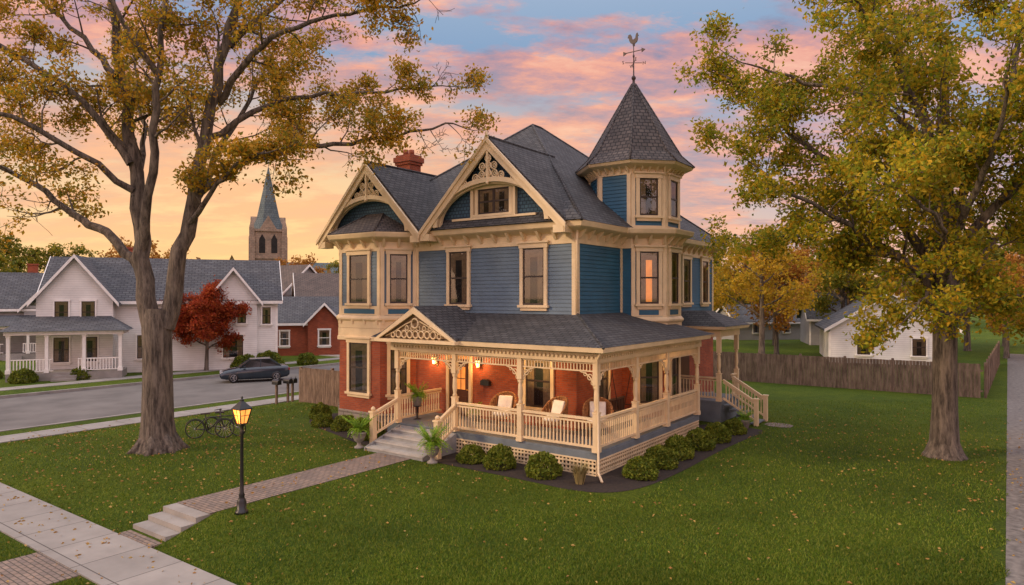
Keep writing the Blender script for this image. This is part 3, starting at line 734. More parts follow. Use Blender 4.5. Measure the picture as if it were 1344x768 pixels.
Nn=230000
dep=12.3+22*rng.random(Nn)**1.6; lat=(rng.random(Nn)*2-1)*0.80*dep
c_,s_=math.cos(SROT),math.sin(SROT); dx=lat-SX; dy=dep-SY; X=c_*dx+s_*dy; Y=-s_*dx+c_*dy
k=~in_hard(X,Y); lat=lat[k];dep=dep[k];X=X[k];Y=Y[k]
Z=np.minimum(np.interp(X,[q[0] for q in KX],[q[1] for q in KX]),np.interp(Y,[q[0] for q in KY],[q[1] for q in KY]))
n_=len(X); a=rng.random(n_)*6.283; w=rng.uniform(0.008,0.014,n_); hh=rng.uniform(0.03,0.075,n_); ln=rng.uniform(-0.04,0.04,(n_,2))
V=np.empty((n_,3,3)); V[:,0]=np.stack([lat-np.cos(a)*w,dep-np.sin(a)*w,Z],1); V[:,1]=np.stack([lat+np.cos(a)*w,dep+np.sin(a)*w,Z],1); V[:,2]=np.stack([lat+ln[:,0],dep+ln[:,1],Z+hh],1)
GB=leafmat('grass_blade',[(0.075,0.14,0.010),(0.12,0.20,0.014),(0.18,0.26,0.022),(0.25,0.28,0.04)],0.62,0.35,0.30)
me=bpy.data.meshes.new('lawn_blades'); me.from_pydata(V.reshape(-1,3).tolist(),[],np.arange(3*n_).reshape(n_,3).tolist()); me.materials.append(GB)
o=bpy.data.objects.new('lawn_blades',me); COL.objects.link(o); o['kind']='stuff'
class Tree:
    def __init__(s,seed): s.r=random.Random(seed); s.np=np.random.default_rng(seed); s.mb=MB(); s.tips=[]
    def rv(s,k=1): return Vector((s.r.gauss(0,k),s.r.gauss(0,k),s.r.gauss(0,k)))
    def grow(s,p,d,Ln,r,lv,ml,nch,up=0.05,nl=1.0):
        seg=5 if lv<ml else 3; pts=[p.copy()]; d=d.normalized(); q=p.copy()
        for i in range(seg):
            d=(d+s.rv(0.16)+Vector((0,0,up))).normalized(); q=q+d*Ln/seg; pts.append(q.copy())
        rr=[max(0.008,r*(1-0.75*i/seg)) for i in range(seg+1)]
        s.mb.tube(pts,rr,5 if lv<2 else (4 if lv<ml else 3),0,False,False)
        if lv>=ml:
            for pt in pts[1:]: s.tips.append((pt,nl))
            return
        for k in range(nch[lv] if lv<len(nch) else 3):
            t=s.r.uniform(0.25,1.0); i=min(seg-1,int(t*seg)); f=t*seg-i; c=pts[i].lerp(pts[i+1],f)
            dd=(pts[i+1]-pts[i]).normalized(); side=(s.rv()-dd*0.2); side=(side-dd*side.dot(dd)).normalized()
            cd=(dd*s.r.uniform(0.35,0.9)+side).normalized()
            s.grow(c,cd,Ln*s.r.uniform(0.40,0.62),rr[i]*0.55,lv+1,ml,nch,up,nl)
        s.tips.append((pts[-1],nl))
    def limb(s,pts,r0,r1,step,cl,ml=3,nch=(0,5,4,4),n=8,t0=0.25,up=0.04):
        P=[Vector(p) for p in pts]
        out=[]
        for i in range(len(P)-1):
            a=P[max(0,i-1)];b=P[i];c=P[i+1];d=P[min(len(P)-1,i+2)]
            for k in range(4):
                t=k/4; out.append(0.5*((2*b)+(c-a)*t+(2*a-5*b+4*c-d)*t*t+(3*b-a-3*c+d)*t**3)+ (s.rv(0.05) if (i or k) else Vector()))
        out.append(P[-1]); N=len(out)-1
        rr=[r0+(r1-r0)*(i/N)**0.8 for i in range(N+1)]
        s.mb.tube(out,rr,n,0,False,False)
        tot=sum((out[i+1]-out[i]).length for i in range(N)); acc=0; nxt=tot*t0
        for i in range(N):
            sl=(out[i+1]-out[i]).length
            while acc+sl>nxt:
                c=out[i].lerp(out[i+1],(nxt-acc)/sl); dd=(out[i+1]-out[i]).normalized()
                side=s.rv(); side=(side-dd*side.dot(dd)).normalized()
                cd=(dd*s.r.uniform(0.4,1.0)+side*1.0).normalized()
                fr=nxt/tot
                s.grow(c,cd,cl*(1.15-0.55*fr)*s.r.uniform(0.7,1.2),max(0.02,rr[i]*0.38),1,ml,nch,up)
                nxt+=step*s.r.uniform(0.6,1.4)
            acc+=sl
        s.grow(out[-1],(out[-1]-out[-2]),cl*0.8,r1*0.9,1,ml,nch,up)
    def build(s,name,loc,per,sig,s0,s1,leafm,barkm,keep=1.0,**props):
        e=empty(name,loc,0,None,**props)
        s.mb.obj('trunk',[barkm],e)
        T=np.array([tuple(t[0]) for t in s.tips])
        if keep<1:
            nz=np.sin(T[:,0]*1.7+1)+np.sin(T[:,1]*1.9+2)+np.sin(T[:,2]*2.1+0.5)+s.np.normal(scale=0.5,size=len(T))
            T=T[nz>np.quantile(nz,1-keep)]
        C=np.repeat(T,per,axis=0); C=C+s.np.normal(scale=sig,size=C.shape)*np.array([1,1,0.75])
        V,F=leaves_np(C,s0,s1,s.np)
        me=quads_mesh('crown',V.tolist(),F.tolist(),leafm)
        o=bpy.data.objects.new('crown',me); COL.objects.link(o); o.parent=e
        print(name,'tips',len(T),'leaves',len(C))
        return e
OAK=leafmat('oak_autumn_leaves',[(0.30,0.27,0.03),(0.62,0.38,0.035),(0.76,0.44,0.035),(0.46,0.36,0.04),(0.70,0.33,0.03),(0.26,0.26,0.03)],0.7,0.5,0.5)
MAPY=leafmat('yellow_green_leaves',[(0.26,0.32,0.025),(0.50,0.44,0.03),(0.72,0.50,0.035),(0.34,0.39,0.03),(0.74,0.43,0.03),(0.20,0.27,0.02)],0.58,0.5,0.40)
tx,ty=-12.05,23.3
def tp(px,py,dy=0): return ((px-208)*0.026,dy,5.2+(390-py)*0.026)
t=Tree(11)
trk=[(0,0,-0.1),(0,0,0.12),(-0.02,0,0.45),(-0.03,0,1.0),(-0.03,0,2.3),(-0.05,0,3.4),(-0.06,0,4.3),(-0.05,0,4.8)]
t.mb.tube(trk,[0.86,0.72,0.58,0.51,0.47,0.46,0.48,0.38],14,0,False,False)
for k in range(7):
    a=k*0.9+0.3; t.mb.tube([(0.38*math.cos(a),0.38*math.sin(a),0.50),(0.66*math.cos(a),0.66*math.sin(a),0.12),(0.98*math.cos(a),0.98*math.sin(a),-0.08)],[0.19,0.16,0.08],7)
t.limb([tp(200,430),tp(185,340),tp(176,250,0.2),tp(160,150,0.3),tp(145,60,0.3),tp(130,-60,0.2),tp(110,-150)],0.34,0.07,0.8,2.4,3,(0,4,4),10,0.40)
t.limb([tp(216,430),tp(238,330),tp(262,240,-0.2),tp(283,140,-0.4),tp(308,40,-0.4),tp(330,-60,-0.3),tp(345,-140)],0.32,0.07,0.8,2.4,3,(0,4,4),10,0.40)
t.limb([tp(185,330),tp(208,230,-0.6),tp(222,130,-0.9),tp(232,30,-1.0),tp(240,-80,-1)],0.19,0.06,0.75,2.2,3,(0,4,4),8,0.35)
t.limb([tp(182,350),tp(130,305,0.3),tp(80,280,0.6),tp(20,235,0.9),tp(-60,200,1.2),tp(-130,180,1.4)],0.19,0.05,0.8,2.0,3,(0,4,4),8,0.35)
t.limb([tp(170,215),tp(120,140,-0.4),tp(60,95,-0.8),tp(-20,50,-1),tp(-90,10,-1)],0.14,0.05,0.7,2.0)
t.limb([tp(174,250),tp(100,190,-1.3),tp(30,160,-2.2),tp(-40,150,-3)],0.12,0.04,0.7,1.8)
t.limb([tp(255,262),tp(310,215,0.3),tp(380,190,0.6),tp(450,178,0.9),tp(530,165,1.1),tp(590,150,1.2)],0.16,0.03,0.7,1.7,3,(0,4,4),8,0.28,0.02)
t.limb([tp(285,135),tp(340,80,-0.7),tp(400,50,-1.0),tp(470,35,-1.2),tp(540,25,-1.2)],0.13,0.035,0.7,1.9)
t.limb([tp(275,180),tp(340,130,0.8),tp(410,105,1.6),(tp(490,95,2.0)),tp(560,85,2.3)],0.12,0.03,0.7,1.8)
t.limb([tp(245,300),tp(290,258,-0.8),tp(330,228,-1.4),tp(375,215,-1.8)],0.11,0.03,0.7,1.3)
t.limb([tp(300,60),tp(350,0,0.5),tp(420,-50,1),tp(500,-80,1.5)],0.13,0.03,0.7,2.0)
t.limb([tp(150,100),tp(90,40,0.6),tp(20,-20,1.0),tp(-50,-50,1.2)],0.13,0.03,0.7,2.0)
t.limb([tp(225,110,-0.9),tp(190,40,-2),tp(160,-20,-3)],0.12,0.03,0.7,1.8)
t.limb([tp(262,240),tp(275,160,1.5),tp(290,80,3.0),tp(300,10,4.2)],0.13,0.04,0.7,2.0)
t.limb([tp(176,260),tp(150,170,1.8),tp(110,90,3.4),tp(80,20,4.5)],0.13,0.04,0.7,2.0)
t.build('oak_tree',(tx,ty,gh(*inv(tx,ty))),9,0.18,0.045,0.095,OAK,BARK,0.76,label="massive forked oak tree with sparse golden autumn leaves on the lawn",category="tree")
rx,ry=14.1,22.3
def rp(px,py,dy=0): return ((px-1237)*0.0249,dy,5.2+(390-py)*0.0249)
t=Tree(5)
t.mb.tube([(0,0,-0.1),(0,0,0.15),(0.0,0,0.5),(0.02,0,1.5),(0.03,0,3.2),(0.05,0,4.9),(0.05,0,6.4),(0.1,0,8.0),(0.12,0.1,10),(0.1,0,13)],[0.74,0.56,0.43,0.37,0.35,0.35,0.30,0.24,0.17,0.07],12,0,False,False)
NL=(0,5,4)
LB=[([rp(1238,420),rp(1190,350,-0.3),rp(1120,310,-0.5),rp(1050,270,-0.6),rp(985,225,-0.6)],0.19,0.03,2.0),
([rp(1240,370),rp(1180,280,0.5),rp(1110,210,0.9),rp(1040,150,1.1),rp(990,100,1.2)],0.20,0.03,2.1),
([rp(1240,330),rp(1200,200,-0.8),rp(1150,110,-1.4),rp(1090,40,-1.8),rp(1040,-20,-2)],0.20,0.04,2.2),
([rp(1240,250),rp(1215,130,0.3),rp(1190,30,0.6),rp(1170,-70,0.6)],0.18,0.04,2.2),
([rp(1242,300),rp(1280,190,-0.5),rp(1310,90,-0.8),rp(1330,-20,-0.8)],0.18,0.04,2.2),
([rp(1240,400),rp(1300,330,0.3),rp(1370,280,0.6),rp(1450,240,0.9)],0.19,0.03,2.1),
([rp(1240,350),rp(1310,240,-1.0),rp(1380,160,-1.6),rp(1450,100,-2)],0.18,0.03,2.1),
([rp(1240,430),rp(1280,390,-1.2),rp(1320,400,-2.0),rp(1370,420,-2.6)],0.12,0.025,1.7),
([rp(1238,440),rp(1200,395,-1.2),rp(1165,390,-2.0),rp(1130,415,-2.5)],0.11,0.025,1.4),
([rp(1238,380),rp(1180,320,1.5),rp(1120,300,2.8),rp(1060,300,3.8)],0.14,0.03,1.9),
([rp(1238,340),rp(1230,260,-1.8),rp(1220,200,-3.2),rp(1200,150,-4.2)],0.15,0.03,2.0),
([rp(1240,300),rp(1240,220,1.8),rp(1240,150,3.2),rp(1240,90,4.2)],0.15,0.03,2.0),
([rp(1240,200),rp(1150,110,1.0),rp(1080,90,1.5),rp(1010,60,1.8)],0.13,0.03,2.0),
([rp(1238,390),rp(1200,330,-1.6),rp(1160,300,-2.8),rp(1110,280,-3.6)],0.13,0.03,1.9),
([rp(1240,410),rp(1270,350,1.5),rp(1300,330,2.6),rp(1340,340,3.5)],0.13,0.03,1.9)]
for pts,r0,r1,cl in LB: t.limb(pts,r0,r1,0.64,cl,3,NL,7,0.22,0.03)
t.build('maple_tree',(rx,ry,0),10,0.20,0.05,0.105,MAPY,BARK,0.90,label="tall maple tree with dense yellow-green autumn foliage on the lawn",category="tree")
def gentree(seed,h,spread,leafm,per,s0,s1,sig,name,limbs=9,fr=0.3,**props):
    t=Tree(seed); r=t.r
    t.mb.tube([(0,0,-0.1),(0,0,0.3),(0.03,0,h*0.25),(0.05,0.05,h*0.6),(0,0,h*0.9)],[h*0.035,h*0.026,h*0.02,h*0.012,0.03],7,0,False,False)
    for i in range(limbs):
        z=h*(fr+ (0.80-fr)*i/limbs); a=i*2.4+r.random(); k=1-0.55*max(0,(i/limbs-0.35)); w=spread*k
        t.limb([(0,0,z),(w*0.45*math.cos(a),w*0.45*math.sin(a),z+h*0.10),(w*0.85*math.cos(a),w*0.85*math.sin(a),z+h*0.17)],h*0.011,0.02,h*0.07,h*0.15,2,(0,4),4,0.2)
    t.limb([(0,0,h*0.6),(0.1,0.1,h*0.85)],h*0.01,0.02,h*0.05,h*0.15,2,(0,4),4,0.1)
    return t.build(name,(0,0,0),per,sig,s0,s1,leafm,BARK,**props)
YEL=leafmat('yellow_leaves',[(0.62,0.38,0.03),(0.74,0.48,0.04),(0.44,0.34,0.03)],0.6,0.45,0.6)
GRN=leafmat('olive_leaves',[(0.14,0.18,0.02),(0.28,0.26,0.03),(0.48,0.35,0.03),(0.19,0.22,0.025)],0.55,0.4,0.4)
RED=leafmat('crimson_leaves',[(0.42,0.065,0.02),(0.30,0.04,0.018),(0.50,0.12,0.025)],0.6,0.4,0.8)
ORG=leafmat('orange_leaves',[(0.50,0.22,0.04),(0.40,0.17,0.035),(0.54,0.31,0.05)],0.6,0.4,0.5)
g1=gentree(21,10.5,3.6,YEL,9,0.09,0.17,0.28,'yellow_tree',label="slender tree with bright yellow leaves behind the wooden fence",category="tree")
g2=gentree(22,12,4.6,GRN,9,0.14,0.26,0.34,'tree',label="broad tree with olive and gold leaves behind the houses",category="tree",group="background trees")
g3=gentree(23,6.2,2.5,RED,30,0.06,0.12,0.22,'maple_tree',12,0.26,label="small rounded maple with crimson leaves on the verge",category="tree")
g4=gentree(24,11,4.2,ORG,9,0.13,0.24,0.32,'tree',label="tree with rust orange leaves behind the houses",category="tree",group="background trees")
g1.location=(19.0,52,0); g3.location=(-22.8,51.0,-0.3)
g2.location=(-55,82,-0.3); g4.location=(-31,98,-0.3); 
for (x,y,sc,src,rt) in [(-66,84,1.25,g2,1),(-60,74,1.1,g2,2.7),(-47,88,1.1,g4,2),(-24,104,0.9,g2,2.5),(-37,92,0.8,g2,3),(15.5,66,0.95,g2,0.5),(24,62,0.85,g4,4),(28.5,74,1.0,g4,1.2),(33,68,0.95,g2,2.2),(38,76,1.0,g4,5),(44,66,1.0,g2,3.3),(52,72,1.05,g4,0.3),(48,50,1.05,g2,1.7),(42,58,0.8,g4,0.8),(21.5,78,1.05,g2,4.4),(9.5,72,0.9,g4,1.1),(58,60,1.0,g2,4.9)]:
    dup(src,(x,y,-0.1),rt,sc,label=src['label'],category='tree')
dup(g1,(16.2,58,0),2.0,0.85,label="slender tree with bright yellow leaves behind the wooden fence")
rng=np.random.default_rng(3); C=[]
for i in range(420):
    a=rng.uniform(-1.05,1.05); dist=rng.uniform(120,190); x=dist*math.sin(a); y=dist*math.cos(a)
    hh=rng.uniform(7,13); r=rng.uniform(3,5.5); k=70
    P3=rng.normal(size=(k,3)); P3/=np.linalg.norm(P3,axis=1)[:,None]; P3*=rng.uniform(0.6,1.0,size=(k,1))
    P3=P3*np.array([r,r,hh*0.5])+np.array([x,y,hh*0.5]); C.append(P3)
V,F=leaves_np(np.concatenate(C),0.6,1.3,rng)
me=quads_mesh('distant_woods',V.tolist(),F.tolist(),leafmat('distant_leaves',[(0.16,0.14,0.06),(0.26,0.17,0.07),(0.32,0.19,0.08),(0.17,0.17,0.07)],0.6,0.3,0.08))
o=bpy.data.objects.new('distant_woods',me); COL.objects.link(o); o['kind']='stuff'
BOX=leafmat('boxwood_leaves',[(0.09,0.14,0.012),(0.17,0.22,0.02),(0.25,0.27,0.03)],0.55,0.25,3)
def shrubmesh(seed,k=2600):
    rng=np.random.default_rng(seed); P3=rng.normal(size=(k,3)); P3/=np.linalg.norm(P3,axis=1)[:,None]
    P3[:,2]=np.abs(P3[:,2])*1.0-0.15
    rr=rng.uniform(0.72,1.0,size=k)**0.5+0.10*np.sin(P3[:,0]*5+seed)*np.cos(P3[:,1]*6)+0.05*np.sin(P3[:,2]*13)
    P3=P3*rr[:,None]*np.array([0.52,0.52,0.66])+np.array([0,0,0.12])
    V,F=leaves_np(P3,0.03,0.062,rng); return quads_mesh('shrub',V.tolist(),F.tolist(),BOX)
SM=[shrubmesh(i) for i in (1,2,3)]
SB=[(-4.05,-0.75,0.9),(-2.9,-0.8,0.95),(-1.3,-0.85,1.0),(1.05,0.7,0.92),(1.0,2.2,1.05),(1.0,3.6,1.0),(1.05,5.3,1.0),(1.1,6.9,1.0),(1.2,8.6,0.9),(-9.2,-0.2,0.95),(-10.3,0.25,0.85),(-11.4,0.35,0.9),(-12.7,0.35,0.85),(-14.2,1.4,0.9)]
for i,(X,Y,s) in enumerate(SB):
    o=bpy.data.objects.new('shrub',SM[i%3]); COL.objects.link(o); o.location=L(X,Y,0.0); o.rotation_euler=(0,0,i*1.3); o.scale=(s,s*(0.92+0.05*(i%4)),s*(0.9+0.06*((i*7)%4)))
    o['label']="rounded green boxwood shrub in the mulch bed"; o['category']='shrub'; o['group']='boxwood shrubs along the porch'
for i,(x,y,s) in enumerate([(-31.5,44,1.5),(-29,46,1.4),(-20.3,52,1.9),(-18.9,53,2.2),(-35.3,46,1.6),(-16.8,56,1.6),(-37.2,45,1.3)]):
    o=bpy.data.objects.new('shrub',SM[i%3]); COL.objects.link(o); o.location=(x,y,-0.32); o.rotation_euler=(0,0,i*1.7); o.scale=(s,s,s*0.9)
    o['label']="dense evergreen shrub beside the white house"; o['category']='shrub'; o['group']='shrubs across the street'
def blades(n,h,seed,mat,name,loc,**props):
    r=random.Random(seed); m=MB()
    for i in range(n):
        a=r.random()*6.28; l=r.uniform(0.1,0.35); hh=h*r.uniform(0.6,1); b=r.uniform(0,0.12)
        x,y=b*math.cos(a),b*math.sin(a); dx,dy=math.cos(a),math.sin(a); w=0.012
        p=[(x,y,0),(x+dx*l*0.4,y+dy*l*0.4,hh*0.7),(x+dx*l,y+dy*l,hh)]
        m.add([(p[0][0]-dy*w,p[0][1]+dx*w,0),(p[0][0]+dy*w,p[0][1]-dx*w,0),(p[1][0]+dy*w,p[1][1]-dx*w,p[1][2]),(p[1][0]-dy*w,p[1][1]+dx*w,p[1][2]),(*p[2],)],[(0,1,2,3),(3,2,4)])
    return m.obj(name,[mat],None,loc,0,**props)
STRAW=paint('straw_grass',(0.30,0.24,0.09),0.8)
blades(160,0.65,2,STRAW,'ornamental_grass',L(0.0,-0.95),label="tuft of straw coloured ornamental grass at the porch corner",category="plant")
FERN=leafmat('fern_leaves',[(0.16,0.34,0.03),(0.27,0.46,0.04),(0.36,0.52,0.06)],0.85,0.45,3)
def fern(name,loc,size,urn,par=None,**props):
    e=empty(name,loc,0,par,**props); m=MB(); r=random.Random(int(loc[0]*10)+3)
    z0=urn
    for k in range(90):
        a=r.random()*6.28; ln=size*r.uniform(0.6,1.0); lift=r.uniform(0.55,2.2); sprd=r.uniform(0.45,0.85); dx,dy=math.cos(a),math.sin(a)
        for i in range(1,13):
            t=i/12; x=ln*t*sprd; z=z0+ln*(lift*t-0.98*lift*t*t+0.0) *0.95-(0.18*ln*t*t*t if lift<1 else 0); w=0.085*size*(1-t*0.8)*1.3
            if lift>1.3: z=z0+ln*(1.15*t-0.35*t*t)
            c=Vector((dx*x,dy*x,z)); sd=Vector((-dy,dx,0)); fw=Vector((dx,dy,-t*0.5))*0.035*size*1.5
            for s in (-1,1):
                q=c+sd*s*w; m.add([c,c+fw*0.9,q+fw*0.8-Vector((0,0,0.02)),q+fw*0.3-Vector((0,0,0.02))],[(0,1,2,3)])
    m.obj('fern_fronds',[FERN],e)
    u=MB()
    if urn>0.4: u.lathe((0,0,0),[(0.17,0),(0.17,0.05),(0.08,0.10),(0.06,0.18),(0.16,0.26),(0.22,0.40),(0.25,0.50),(0.28,0.52),(0.28,0.56),(0.22,0.56)],14)
    else: u.lathe((0,0,0),[(0.13,0),(0.19,0.28),(0.21,0.30),(0.21,0.33),(0.17,0.33)],12)
    u.obj('urn',[TERRA],e); return e
fern('potted_fern',L(-8.45,-1.5),0.80,0.56,label="lush green fern in a stone urn beside the steps",category="potted plant")
fern('potted_fern',L(-4.95,-1.6),0.88,0.56,label="lush green fern in a stone urn beside the front steps",category="potted plant")
fern('potted_fern',L(-8.0,0.9,DZ+0.5),0.68,0.33,label="fern in a small pot on a porch stand by the door",category="potted plant")
m=MB(); m.lathe((0,0,0),[(0.16,0),(0.04,0.04),(0.04,0.44),(0.18,0.48),(0.18,0.50)],10); m.obj('plant_stand',[BLACK],None,L(-8.0,0.9,DZ),0,label="black round plant stand holding a fern on the porch",category="plant stand")
fern('potted_fern',L(-5.9,1.7,DZ),0.5,0.33,label="small leafy potted plant beside the front door",category="potted plant")
fern('potted_fern',L(1.2,9.9,0),0.5,0.33,label="leafy potted plant beside the side steps",category="potted plant")
rng=np.random.default_rng(9); C=[]
while len(C)<3000:
    if rng.random()<0.5: x=tx+rng.normal()*6; y=ty+rng.normal()*5-1
    elif rng.random()<0.6: x=rng.uniform(-14,16); y=rng.uniform(9,30)
    else: x=rx+rng.normal()*5; y=ry+rng.normal()*5
    X,Y=inv(x,y)
    if (-9<X<1.8 and Y>-1.6 and Y<16) or X<-23 or (X<-8 and Y>0 and X>-15): continue
    z=gh(X,Y)+0.05
    if -11.4<Y<-9.85: z=-0.37
    C.append((x,y,z))
V,F=leaves_np(np.array(C),0.025,0.055,rng,0.9)
me=quads_mesh('fallen_leaves',V.tolist(),F.tolist(),leafmat('fallen_leaf',[(0.40,0.26,0.07),(0.32,0.16,0.05),(0.44,0.32,0.10)],0.9,0.1,1))
o=bpy.data.objects.new('fallen_leaves',me); COL.objects.link(o); o['kind']='stuff'
# ================================================================ FURNITURE & PROPS
def chair(loc,rot,label):
    e=empty('wicker_chair',loc,rot,None,label=label,category='chair',group='wicker chairs on the porch'); e.scale=(1.18,1.12,1.2)
    m=MB()
    for (x,y) in ((-0.3,-0.28),(0.3,-0.28),(-0.3,0.28),(0.3,0.28)): m.tube([(x,y,0),(x,y,0.4)],0.025,6)
    m.box(-0.34,0.34,-0.32,0.32,0.32,0.40)
    for i in range(15):
        a=math.pi*(i/14)*1.1-0.05*math.pi; h=0.62+0.38*max(0,math.sin(a))**0.6
        x=0.36*math.cos(a);y=0.0+0.36*math.sin(a)
        m.beam((x,y,0.38),(x*1.08,y*1.12,h),0.085,0.03)
        if i<14:
            b=math.pi*((i+1)/14)*1.1-0.05*math.pi; h2=0.62+0.38*max(0,math.sin(b))**0.6
            m.tube([(x*1.08,y*1.12,h),(0.36*math.cos(b)*1.08,0.36*math.sin(b)*1.12,h2)],0.035,6)
    m.obj('chair_frame',[WICK],e)
    c=MB(); c.lathe((0,-0.02,0.40),[(0.26,0),(0.31,0.04),(0.30,0.09),(0.2,0.12),(0,0.13)],12); c.obj('seat_cushion',[CUSH],e)
    c=MB(); c.prism([(-0.22,0.08,0.52),(0.22,0.08,0.52),(0.22,0.22,0.92),(-0.22,0.22,0.92)],(0,0.08,0.0)); 
    po=c.obj('pillow',[CUSH],e); bv=po.modifiers.new('b','BEVEL'); bv.width=0.035; bv.segments=3
    return e
chair(L(-4.3,1.2,DZ),SROT+rad(12),"brown wicker armchair with pale cushions on the porch")
chair(L(-2.35,1.35,DZ),SROT-rad(15),"brown wicker armchair with pale cushions under the porch window")
chair(L(-1.0,1.9,DZ),SROT+rad(30),"brown wicker armchair with pale pillow near the porch corner")
e=empty('porch_swing',L(-1.15,3.9,DZ+0.42),SROT+rad(90),None,label="dark wooden porch swing hanging on chains from the ceiling",category="porch swing")
m=MB()
for i in range(5): m.box(-0.7,0.7,-0.25+i*0.1,-0.17+i*0.1,0,0.03)
for i in range(12): m.box(-0.68+i*0.12,-0.62+i*0.12,0.26,0.29,0.0,0.5)
m.box(-0.7,0.7,0.24,0.30,0.5,0.56); 
for x in (-0.72,0.70): m.box(x,x+0.04,-0.25,0.28,0.24,0.28); m.box(x,x+0.04,-0.25,-0.21,-0.02,0.24)
m.obj('swing_seat',[paint('dark_walnut',(0.07,0.03,0.015),0.5)],e)
for x in (-0.7,0.72):
    m=MB()
    for y in (-0.22,0.26): m.tube([(x,y,0.28),(x,0.02,1.5),(x,0.02,2.36)],0.012,5)
    m.obj('chain',[BLACK],e)
# street lamp
lx,ly=-6.5,16.45; X,Y=inv(lx,ly)
e=empty('street_lamp',(lx,ly,gh(X,Y)),SROT,None,label="black cast iron lamp post with glowing amber lantern on the lawn",category="street lamp")
m=MB()
m.lathe((0,0,0),[(0.15,0),(0.15,0.06),(0.11,0.08),(0.11,0.28),(0.085,0.34),(0.06,0.40),(0.075,0.44),(0.05,0.50),(0.042,0.9),(0.036,1.9),(0.055,1.95),(0.036,2.0),(0.04,2.06),(0.07,2.12),(0.10,2.15)],12)
m.obj('lamp_post',[BLACK],e)
m=MB()
zb,zt_=2.16,2.50; rb,rt=0.085,0.155
m.box(-0.095,0.095,-0.095,0.095,2.145,2.165)
for sx in (-1,1):
    for sy in (-1,1): m.beam((sx*rb,sy*rb,zb),(sx*rt,sy*rt,zt_),0.022,0.022)
for a in range(4):
    c,s=math.cos(a*math.pi/2),math.sin(a*math.pi/2); q=lambda x,y,z:(c*x-s*y,s*x+c*y,z)
    m.beam(q(0,-rb,zb),q(0,-rt,zt_),0.010,0.010); m.beam(q(-0.125,-0.128,2.36),q(0.125,-0.128,2.36),0.012,0.012)
m.box(-0.175,0.175,-0.175,0.175,2.50,2.525)
m.lathe((0,0,2.525),[(0.24,0),(0.15,0.08),(0.07,0.15),(0.05,0.17),(0.05,0.20),(0.02,0.23),(0.03,0.26),(0,0.30)],4,0,False,rad(45))
m.obj('lantern_frame',[BLACK],e)
m=MB(); a=rb-0.01;b_=rt-0.01
vs=[(-a,-a,zb+0.01),(a,-a,zb+0.01),(a,a,zb+0.01),(-a,a,zb+0.01),(-b_,-b_,zt_-0.01),(b_,-b_,zt_-0.01),(b_,b_,zt_-0.01),(-b_,b_,zt_-0.01)]
m.add(vs,[(0,1,5,4),(1,2,6,5),(2,3,7,6),(3,0,4,7),(4,5,6,7),(3,2,1,0)]); m.obj('lantern_glass',[emis('street_lamp_glass',(1.0,0.36,0.07),1.5)],e)
ld=bpy.data.lights.new('lamp_light','POINT'); ld.energy=26; ld.color=(1.0,0.55,0.2); ld.shadow_soft_size=0.15
lo=bpy.data.objects.new('lamp_light',ld); COL.objects.link(lo); lo.parent=e; lo.location=(0,-0.35,2.3)
CHROME=paint('chrome',(0.4,0.4,0.4),0.3,0.1,5,0.8)
def bicycle(loc,rot,lean,label):
    e=empty('bicycle',loc,rot,None,label=label,category='bicycle',group='bicycles parked by the oak'); e.rotation_euler=(lean,0,rot)
    for x in (-0.52,0.52):
        m=MB(); m.ring((x,0,0.34),0.33,0.022,'y',24,0,6)
        w=m.obj('wheel',[BLACK],e)
        m=MB(); m.lathe((x,0,0.34),[(0.03,-0.03),(0.03,0.03)],8)
        for i in range(14):
            t=i*math.pi/7; m.beam((x,0.0,0.34),(x+0.32*math.cos(t),0,0.34+0.32*math.sin(t)),0.006,0.006)
        m.obj('spokes',[CHROME],w)
    m=MB(); T_=lambda *p,r=0.02:m.tube([(a,0,b) for a,b in p],r,6)
    T_((-0.52,0.34),(-0.05,0.30)); T_((-0.05,0.30),(-0.18,0.82)); T_((-0.18,0.75),(0.36,0.78)); T_((-0.05,0.30),(0.37,0.70)); T_((-0.52,0.34),(-0.17,0.72)); T_((0.52,0.34),(0.40,0.62),(0.34,0.98))
    m.ring((-0.05,0.03,0.30),0.09,0.012,'y',12); m.tube([(-0.05,-0.1,0.15),(-0.05,0.1,0.45)],0.012,5)
    for x in (-0.52,0.52):
        m.tube([(x+0.37*math.cos(t),0,0.34+0.37*math.sin(t)) for t in [0.4+2.2*i/8 for i in range(9)]],0.014,5)
    m.obj('bicycle_frame',[BLACK],e)
    m=MB(); m.tube([(0.34,0,0.98),(0.34,0,1.02)],0.02,6); m.tube([(0.22,-0.28,1.03),(0.34,-0.2,1.05),(0.38,0,1.02),(0.34,0.2,1.05),(0.22,0.28,1.03)],0.014,6); m.obj('handlebar',[BLACK],e)
    m=MB(); m.prism([(-0.32,-0.09,0.86),(-0.32,0.09,0.86),(-0.15,0.05,0.87),(0.0,0.02,0.86),(0.0,-0.02,0.86),(-0.15,-0.05,0.87)],(0,0,0.05)); m.tube([(-0.18,0,0.8),(-0.18,0,0.87)],0.015,6); m.obj('saddle',[BROWN],e)
    return e
bicycle((-11.15,25.2,0.0),rad(8),rad(-6),"black bicycle leaning near the oak trunk on the grass")
bicycle((-10.75,25.7,0.0),rad(-12),rad(8),"black bicycle standing behind another one on the grass")
